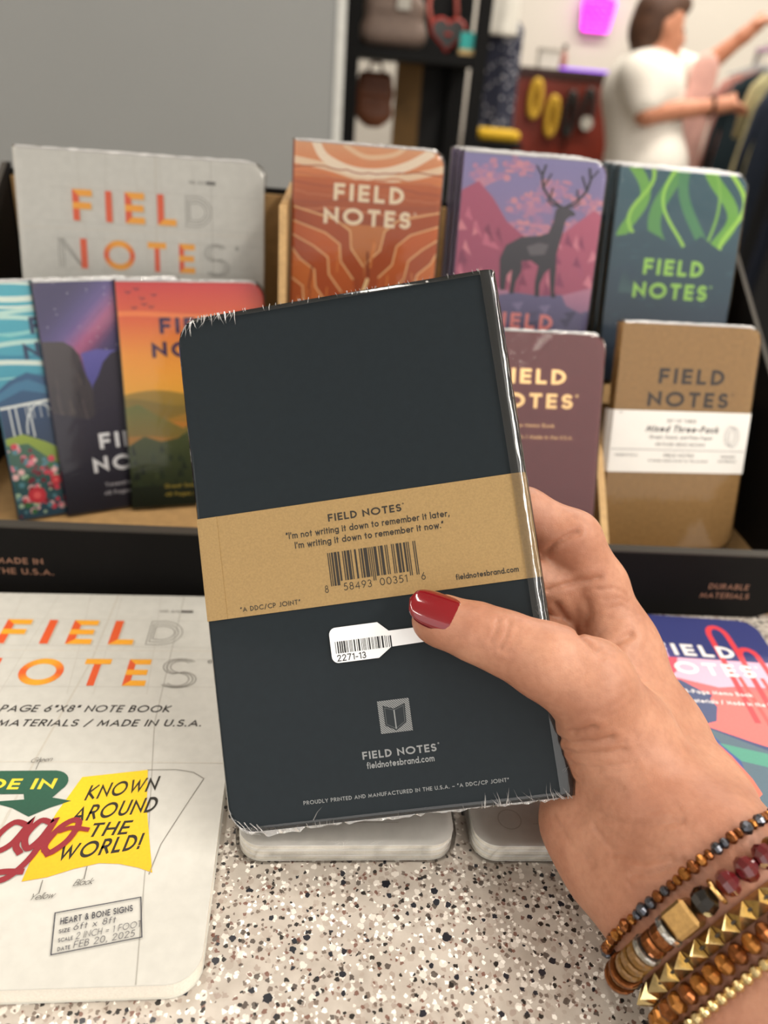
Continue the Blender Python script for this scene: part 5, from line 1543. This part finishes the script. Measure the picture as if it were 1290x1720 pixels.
Geo().box(-.0175, .0175, -.0135, .0135, 0, .012).build('base', mat('sand_card', '#b09565', .6), tb)
m_brn = mat('brown_leather', '#6d3f26', .5, vary=.15, vscale=40)
c = at(630, 140, 2.3); bb = empty('brown_bag', loc=(c.x, 2.30, ZS - .181)); tag(bb, 'brown leather bag hanging under the tower shelf', 'bag')
sdf_mesh('body', [((-.030, 0, .040), .022, (.030, 0, .040), .022, .01), ((-.034, 0, .085), .018, (.034, 0, .085), .018, .03), ((-.030, 0, .120), .013, (.030, 0, .120), .013, .03), ((-.010, 0, .022), .020, (.010, 0, .022), .020, .02)], .004, m_brn, bb)
Geo().tube([(-.02, 0, .125), (-.012, 0, .153), (.012, 0, .153), (.02, 0, .125)], .004).build('handle', m_brn, bb)
# ---- dress on a stand
def garment(name, label, cat, top, W, H, dep, m, yaw=0.0, sleeves=True, seed=1, flare=1.15, group=None, lean=(0, 0), neck=None):
    r2 = random.Random(seed); n, rows = 48, 22
    root = empty(name, loc=top); root.rotation_euler.z = R(yaw); tag(root, label, cat, group)
    V = []; F = []; ph = r2.uniform(0, 6); fk = r2.choice([5, 6, 7])
    for j in range(rows + 1):
        t = j / rows
        if t < .08: hw = W * (.14 + .33 * (t / .08) ** .7); dd = dep * (.35 + .4 * t / .08)
        else: hw = W * .5 * (.94 + (flare - .94) * (t - .08) / .92); dd = dep * (.75 + .35 * t)
        for i in range(n):
            a = 2 * math.pi * i / n
            am = .18 * t * dep * math.sin(fk * a + ph + t * 1.5) + .06 * dep * t * math.sin(13 * a + ph * 2)
            V.append((hw * math.cos(a) + lean[0] * t, (dd + am) * math.sin(a) + lean[1] * t, -H * t + (.02 * W * math.sin(3 * a + ph) if j == rows else 0)))
    for j in range(rows):
        for i in range(n):
            F.append((j * n + i, (j + 1) * n + i, (j + 1) * n + (i + 1) % n, j * n + (i + 1) % n))
    F.append(tuple(range(n))[::-1][::-1]); F.append(tuple(range(rows * n, (rows + 1) * n))[::-1])
    mk('body', V, F, m, root, smooth=True)
    if sleeves:
        for s in (-1, 1):
            Geo().tube([(s * W * .40, 0, -H * .07), (s * W * .50, .01, -H * .16), (s * W * .56, .015, -H * .32), (s * W * .57, .02, -H * .50)], [dep * .5, dep * .62, dep * .5, dep * .42], 12).build('sleeve', m, root, smooth=True)
    if neck: Geo().lathe([(W * .15, -.03), (W * .17, 0), (W * .13, .015)], 16).build('collar', neck, root, smooth=True)
    return root
m_dots = mat('navy_print_cloth', '#2f3346', .8, vary=.0)
nt = m_dots.node_tree; vv = nt.nodes.new('ShaderNodeTexVoronoi'); vv.inputs['Scale'].default_value = 55
tc_ = nt.nodes.new('ShaderNodeTexCoord'); nt.links.new(tc_.outputs['Object'], vv.inputs['Vector'])
rp_ = nt.nodes.new('ShaderNodeValToRGB'); rp_.color_ramp.elements[0].position = .22; rp_.color_ramp.elements[0].color = srgb('#9a9aa2'); rp_.color_ramp.elements[1].position = .34; rp_.color_ramp.elements[1].color = srgb('#23273a')
nt.links.new(vv.outputs['Distance'], rp_.inputs['Fac']); nt.links.new(rp_.outputs['Color'], nt.nodes['Principled BSDF'].inputs['Base Color'])
tp = at(852, 25, 3.0)
garment('hanging_dress', 'long navy patterned dress hanging beside the shelf tower', 'dress', (tp.x, 3.0, tp.z), .135, .425, .04, m_dots, sleeves=False, seed=4, flare=1.05)
tp = at(850, -45, 2.97)
garment('white_top', 'white top hanging above the navy patterned dress', 'top', (tp.x, 2.94, tp.z), .10, .17, .022, mat('white_cotton', '#d8d5cc', .85), sleeves=False, seed=9)
c = at(833, 236, 2.84)
stn = empty('display_plinth', loc=(c.x, 2.84, 0)); tag(stn, 'slim black plinth under a yellow cushion beside the tower', 'plinth')
Geo().box(-.07, .07, -.07, .07, 0, .04).box(-.05, .05, -.05, .05, .04, c.z - .02).build('column', mbk, stn); Geo().box(-.075, .075, -.075, .075, c.z - .02, c.z).build('top', mbk, stn)
cu = sdf_mesh('yellow_cushion', [((-.055, -.03, .018), .018, (.055, -.03, .018), .018, .02), ((-.055, .03, .018), .018, (.055, .03, .018), .018, .03)], .004, mat('yellow_cloth', '#d2a81a', .7))
cu.location = (c.x, 2.84, c.z); tag(cu, 'bright yellow cushion lying on the black plinth', 'cushion')
# ---- dark red cabinet with hanging trinkets
CY = 4.2
p0, p1 = at(850, 112, CY), at(1075, 125, CY); cz_ = at(930, 116, CY).z
m_mah = mat('dark_red_wood', '#702312', .45, vary=.2, vscale=8, coat=.2)
cab = empty('red_cabinet', loc=((p0.x + p1.x) / 2, CY + .25, 0)); tag(cab, 'dark red wooden cabinet with trinkets hung on its front', 'cabinet')
hw = (p1.x - p0.x) / 2
Geo().box(-hw, hw, -.25, .25, 0, cz_ - .035).build('body', m_mah, cab); Geo().box(-hw - .02, hw + .02, -.27, .27, cz_ - .035, cz_).build('top', mat('dark_top', '#2c0f0b', .35), cab)
for s in (-1, 1): Geo().box(s * hw * .5 - hw * .44, s * hw * .5 + hw * .44, -.262, -.25, .1, cz_ - .12).build('panel', m_mah, cab)
m_ylw = mat('yellow_beads', '#c9a12c', .5, vary=.2, vscale=80); m_blk = mat('black_beads', '#17140f', .45)
for (qx, qy, L_, m_, lab) in ((904, 136, .15, m_ylw, 'yellow beaded strand hung on the red cabinet, by the cabinet corner'), (932, 164, .16, m_ylw, 'yellow beaded strand hung lower between the yellow and black strands'),
                              (963, 156, .18, m_blk, 'black beaded strand hung beside the lower yellow strand'), (993, 152, .17, m_blk, 'black strand with a pale round pendant hung on the red cabinet')):
    q = at(qx, qy, CY - .05); t = empty('beaded_strand', loc=(q.x, CY - .05, q.z)); tag(t, lab, 'strand')
    Geo().tube([(0, .045, .01), (0, 0, .01), (0, -.005, -.01)], .004, 6).build('hook', mat('steel', '#a9a9a9', .3, 1.0), t)
    pts = [(.022 * math.sin(2 * math.pi * i / 26), 0, -L_ / 2 + L_ / 2 * math.cos(2 * math.pi * i / 26)) for i in range(26)]
    o0 = None
    for (bx_, by_, bz_) in pts:
        if o0 is None:
            o0 = Geo().lathe([(.004, -.014), (.014, -.008), (.017, 0), (.014, .008), (.004, .014)], 8).build('bead', m_, t, smooth=True, mtx=Matrix.Translation((bx_, by_, bz_)))
        else: inst('bead', o0.data, t, Matrix.Translation((bx_, by_, bz_)))
    if 'pendant' in lab: Geo().tube([(0, -.03, -L_ + .03), (0, -.02, -L_ + .03)], .03, 16).build('pendant', mat('pale_pendant', '#b9b7ae', .4), t)
q = at(920, 108, CY + .1)
bx0 = empty('card_box', loc=(q.x, CY + .1, cz_ + .0005)); tag(bx0, 'small white card box standing on the red cabinet', 'box')
Geo().box(-.05, .05, -.03, .03, 0, .075).build('body', mat('white_card', '#d9d5cd', .6), bx0); Geo().box(-.052, .052, -.032, .032, .07, .085).build('lid', mat('grey_card', '#a9a49b', .6), bx0)
q = at(945, 108, CY + .1)
b0 = empty('bottle', loc=(q.x, CY + .1, cz_ + .0005)); tag(b0, 'small dusky pink bottle beside the white box on the red cabinet', 'bottle')
Geo().lathe([(.016, 0), (.018, .01), (.018, .06), (.008, .075), (.008, .09)], 14).build('body', mat('dusky_glass', '#9c5f56', .3), b0, smooth=True); Geo().lathe([(.010, .088), (.010, .108)], 12).build('cap', mbk, b0)
q0, q1 = at(945, 118, CY), at(1030, 118, CY)
led = Geo().tube([(q0.x, CY + .06, cz_ + .008), (q1.x, CY + .06, cz_ + .008)], .005, 8).build('light_strip', mat('violet_light', '#a06cff', .5, emit='#9a4dff', estr=.6)); tag(led, 'violet glowing light strip along the top of the red cabinet', 'light strip')
# ---- neon sign on the back wall
q = at(1005, 11, 5.17)
ns = empty('neon_sign', loc=(q.x, 5.17, q.z)); ns.scale = (.86, 1, .86); tag(ns, 'pink and blue neon sign on the cream back wall', 'sign')
S_ = .0039
Geo().box(-.10, .10, -.005, .028, -.14, .12).build('backing', mat('glow_tinted_acrylic', '#b04ab8', .3), ns)  # the tubes' magenta glow is put into the backing's colour
m_pk = mat('pink_neon', '#ff3df0', .4, emit='#ff2fe6', estr=2.2); m_bl = mat('blue_neon', '#4d7dff', .4, emit='#3f6dff', estr=2.2)
cup = [(-.105, 0, .02), (.105, 0, .02), (.082, 0, -.135), (-.082, 0, -.135)]
Geo().tube([(x, -.02, z) for x, y, z in cup] + [(-.105, -.02, .02)], .012, 8).build('cup_tube', m_pk, ns)
for k, z in enumerate((-.01, -.045, -.08, -.11)):
    Geo().tube([(-.08 + .16 * i / 16, -.02, z + .010 * math.sin(i * 1.3 + k)) for i in range(17)], .010, 8).build('letter_tube', m_pk, ns)
Geo().tube([(-.10 + .20 * i / 12, -.02, .05 + .07 * math.sin(math.pi * i / 12)) for i in range(13)], .013, 8).build('dome_tube', m_bl, ns)
Geo().tube([(-.07 + .14 * i / 12, -.02, .05 + .035 * math.sin(math.pi * i / 12)) for i in range(13)], .012, 8).build('dome_tube', m_bl, ns)

# ---- shopper in a white T-shirt
PY = 3.3
def pp(x, y, dy=0.0): return at(x, y, PY + dy)
hd_c = pp(1112, 52); sh_n = pp(1075, 125, -.10); sh_f = pp(1122, 118, .16)
pel = pp(1078, 300, .02); chest = pp(1080, 150, .03); nk = pp(1095, 98, .03)
psk = skin_mat('shopper_skin', '#b97a5e', '#cb8f70', .05, .0)
bx_, by_ = pel.x, PY + .03
foot_n, foot_f = Vector((bx_ + .02, by_ - .10, .0)), Vector((bx_ - .02, by_ + .12, .0))
el_n, ha_n = pp(1086, 190, -.14), pp(1208, 178, -.06)
el_f, ha_f = pp(1172, 122, .18), pp(1250, 60, .10)
def v(p): return tuple(p)
def up(p, x=0, y=0, z=0): return (p.x + x, p.y + y, p.z + z)
body = []
body += [(up(hd_c, -.012, 0, .035), .082, up(hd_c, .005, 0, -.02), .072, .03), (up(hd_c, .02, 0, -.06), .050, up(hd_c, .045, 0, -.075), .036, .03),
         (up(hd_c, .075, 0, -.005), .014, up(hd_c, .085, 0, -.03), .013, .012), (up(hd_c, .062, 0, -.058), .014, up(hd_c, .066, 0, -.066), .013, .012),
         (up(hd_c, -.012, -.072, -.01), .012, up(hd_c, -.016, -.075, .02), .014, .008), (up(hd_c, -.012, .072, -.01), .012, up(hd_c, -.016, .075, .02), .014, .008)]
body += [(up(hd_c, -.02, 0, -.06), .050, v(nk), .055, .02), (v(nk), .055, v(chest), .10, .04)]
body += [(v(sh_n), .055, v(sh_f), .055, .05), (up(chest, 0, -.06), .10, up(chest, 0, .08), .10, .05), (v(chest), .12, v(pel), .125, .06), (up(pel, 0, -.05, -.02), .12, up(pel, 0, .08, -.02), .12, .05)]
for s, el, ha in ((sh_n, el_n, ha_n), (sh_f, el_f, ha_f)):
    body += [(v(s), .052, v(el), .043, .03), (v(el), .042, v(ha), .026, .015)]
    d_ = (ha - el).normalized()
    body += [(v(ha), .027, v(ha + d_ * .055), .026, .015)]
    sd = d_.cross(Vector((0, 0, 1))).normalized()
    for q_ in (-1.5, -.5, .5, 1.5):
        b_ = ha + d_ * .06 + sd * .016 * q_
        body += [(v(b_), .0105, v(b_ + d_ * .04 + Vector((0, 0, -.012))), .0095, .006), (v(b_ + d_ * .04 + Vector((0, 0, -.012))), .0095, v(b_ + d_ * .055 + Vector((0, 0, -.04))), .008, .004)]
    body += [(v(ha + d_ * .015 + Vector((0, 0, .018))), .013, v(ha + d_ * .06 + Vector((0, 0, .034))), .010, .008)]
for f_, yo in ((foot_n, -.08), (foot_f, .10)):
    kn = Vector((f_.x + .03, f_.y, .46)); hip = Vector((bx_, by_ + yo, pel.z - .04))
    body += [(v(hip), .095, v(kn), .060, .04), (v(kn), .060, (f_.x, f_.y, .09), .040, .02), ((f_.x - .02, f_.y, .045), .042, (f_.x + .16, f_.y, .035), .032, .02)]
per = sdf_mesh('person', body, .009, psk, smooth_it=2)
tag(per, 'shopper with short brown hair in a white T-shirt, reaching into the clothes rack', 'person')
shirt = [(up(nk, -.01, 0, -.03), .062, v(chest), .12, .03), (v(sh_n), .068, v(sh_f), .068, .05), (up(chest, 0, -.06), .118, up(chest, 0, .08), .118, .05), (up(chest, .0, 0, -.02), .138, up(pel, 0, 0, .05), .142, .06), (up(pel, 0, -.05, .04), .133, up(pel, 0, .08, .04), .133, .05)]
for s, el in ((sh_n, el_n), (sh_f, el_f)):
    shirt += [(v(s), .068, v(s.lerp(el, .68)), .062, .03)]
sdf_mesh('shirt', shirt, .010, mat('white_tshirt', '#e2dcd2', .85, vary=.04, vscale=10, bump=.2, bscale=30), per, smooth_it=3)
tr = []
for f_, yo in ((foot_n, -.08), (foot_f, .10)):
    kn = Vector((f_.x + .03, f_.y, .46)); hip = Vector((bx_, by_ + yo, pel.z - .04))
    tr += [(v(hip), .108, v(kn), .075, .04), (v(kn), .075, (f_.x, f_.y, .12), .065, .02)]
tr += [(up(pel, 0, -.05, -.02), .132, up(pel, 0, .08, -.02), .132, .05)]
sdf_mesh('trousers', tr, .012, mat('black_trousers', '#121318', .8), per)
hair = [(up(hd_c, -.030, 0, .050), .086, up(hd_c, -.040, 0, .02), .082, .03), (up(hd_c, -.055, 0, -.02), .062, up(hd_c, -.055, 0, -.06), .045, .03), (up(hd_c, .02, 0, .085), .056, up(hd_c, .055, 0, .085), .036, .03)]
sdf_mesh('hair', hair, .008, mat('brown_hair', '#4a2f1f', .6, vary=.35, vscale=45, bump=.5, bscale=80), per)
for s in (-1, 1):
    Geo().lathe([(.002, -.009), (.008, -.005), (.010, 0), (.008, .005), (.002, .009)], 10, (hd_c.x + .064, hd_c.y + s * .030, hd_c.z + .004)).build('eye', mat('eye_dark', '#2a201b', .2), per, smooth=True)
Geo().tube([tuple(ha_n.lerp(el_n, .12) + Vector((0, .034 * math.cos(a), .034 * math.sin(a)))) for a in [2 * math.pi * i / 16 for i in range(16)]], .006, 6, closed=True).build('wristband', mbk, per)

# ---- clothes rack on the right
RZ = at(1180, 52, 3.1).z
ra, rb_ = atz(1275, 3.75, RZ), atz(1610, 2.30, RZ)
rk = empty('clothes_rack', loc=((ra.x + rb_.x) / 2, (ra.y + rb_.y) / 2, 0)); tag(rk, 'chrome clothes rack crowded with hanging garments', 'clothes rack')
o_ = Vector(rk.location); m_ch = mat('chrome_tube', '#b8b8ba', .2, 1.0)
A_, B_ = ra - o_, rb_ - o_
Geo().tube([A_, B_], .013, 12).build('rail', m_ch, rk)
for E_ in (A_, B_):
    Geo().tube([(E_.x, E_.y, .03), (E_.x, E_.y, E_.z)], .013, 12).build('post', m_ch, rk)
    dd_ = Vector((B_.y - A_.y, -(B_.x - A_.x), 0)).normalized() * .24
    Geo().tube([(E_.x - dd_.x, E_.y - dd_.y, .02), (E_.x + dd_.x, E_.y + dd_.y, .02)], .014, 10).build('foot', m_ch, rk)
ryaw = math.degrees(math.atan2(rb_.y - ra.y, rb_.x - ra.x)) + 90
def onrail(t): return ra.lerp(rb_, t)
m_hang = mat('clear_plastic', '#d5d8da', .1, trans=.6, spec=.6)
GAR = [(.05, 'rosy cardigan', 'cardigan', .30, .70, .030, '#b07a70', True),
       (.17, 'dark teal jacket', 'jacket', .30, .80, .034, '#16282f', True), (.27, 'charcoal trousers', 'trousers', .22, .90, .026, '#15171c', False),
       (.37, 'olive cream blouse', 'blouse', .30, .50, .034, '#b3ab80', True), (.44, 'navy coat', 'coat', .30, .92, .034, '#1b2433', True),
       (.50, 'long white scarf', 'scarf', .12, .80, .024, '#d6cfbf', False), (.58, 'black dress', 'dress', .28, .95, .030, '#0e0f12', False),
       (.68, 'dark navy shirt', 'shirt', .30, .75, .032, '#141b2b', True), (.78, 'black long coat', 'coat', .32, .95, .036, '#0c0d10', True)]
for i, (t, nm, ct, W_, H_, dp, colr, slv) in enumerate(GAR):
    P_ = onrail(t)
    garment(nm.replace(' ', '_').replace('-', '_'), nm + ' hanging on the chrome clothes rack', ct, (P_.x, P_.y, P_.z - .075), W_, H_, dp, mat('cloth_' + nm.replace(' ', '_'), colr, .85, vary=.12, vscale=25), yaw=ryaw + random.uniform(-10, 10), sleeves=slv, seed=i + 3)
    hg = empty('clothes_hanger', loc=(P_.x, P_.y, P_.z)); hg.rotation_euler.z = R(ryaw); tag(hg, 'clear hanger carrying the ' + nm, 'hanger')
    Geo().tube([(.0, 0, .016), (.014, 0, .022), (.018, 0, .004), (.0, 0, -.02), (0, 0, -.06)], .003, 6).build('hook', m_ch, hg)
    Geo().tube([(-W_ * .42, 0, -.10), (-.02, 0, -.062), (.02, 0, -.062), (W_ * .42, 0, -.10)], .006, 6).build('bar', m_hang, hg)
tp = at(1192, 88, 3.33)
garment('pink_blouse', 'dusty pink blouse held out between the arms of the shopper', 'blouse', (tp.x, 3.33, tp.z), .15, .46, .018, mat('cloth_dusty_pink', '#d0a196', .85, vary=.12, vscale=25), yaw=25, sleeves=False, seed=31)
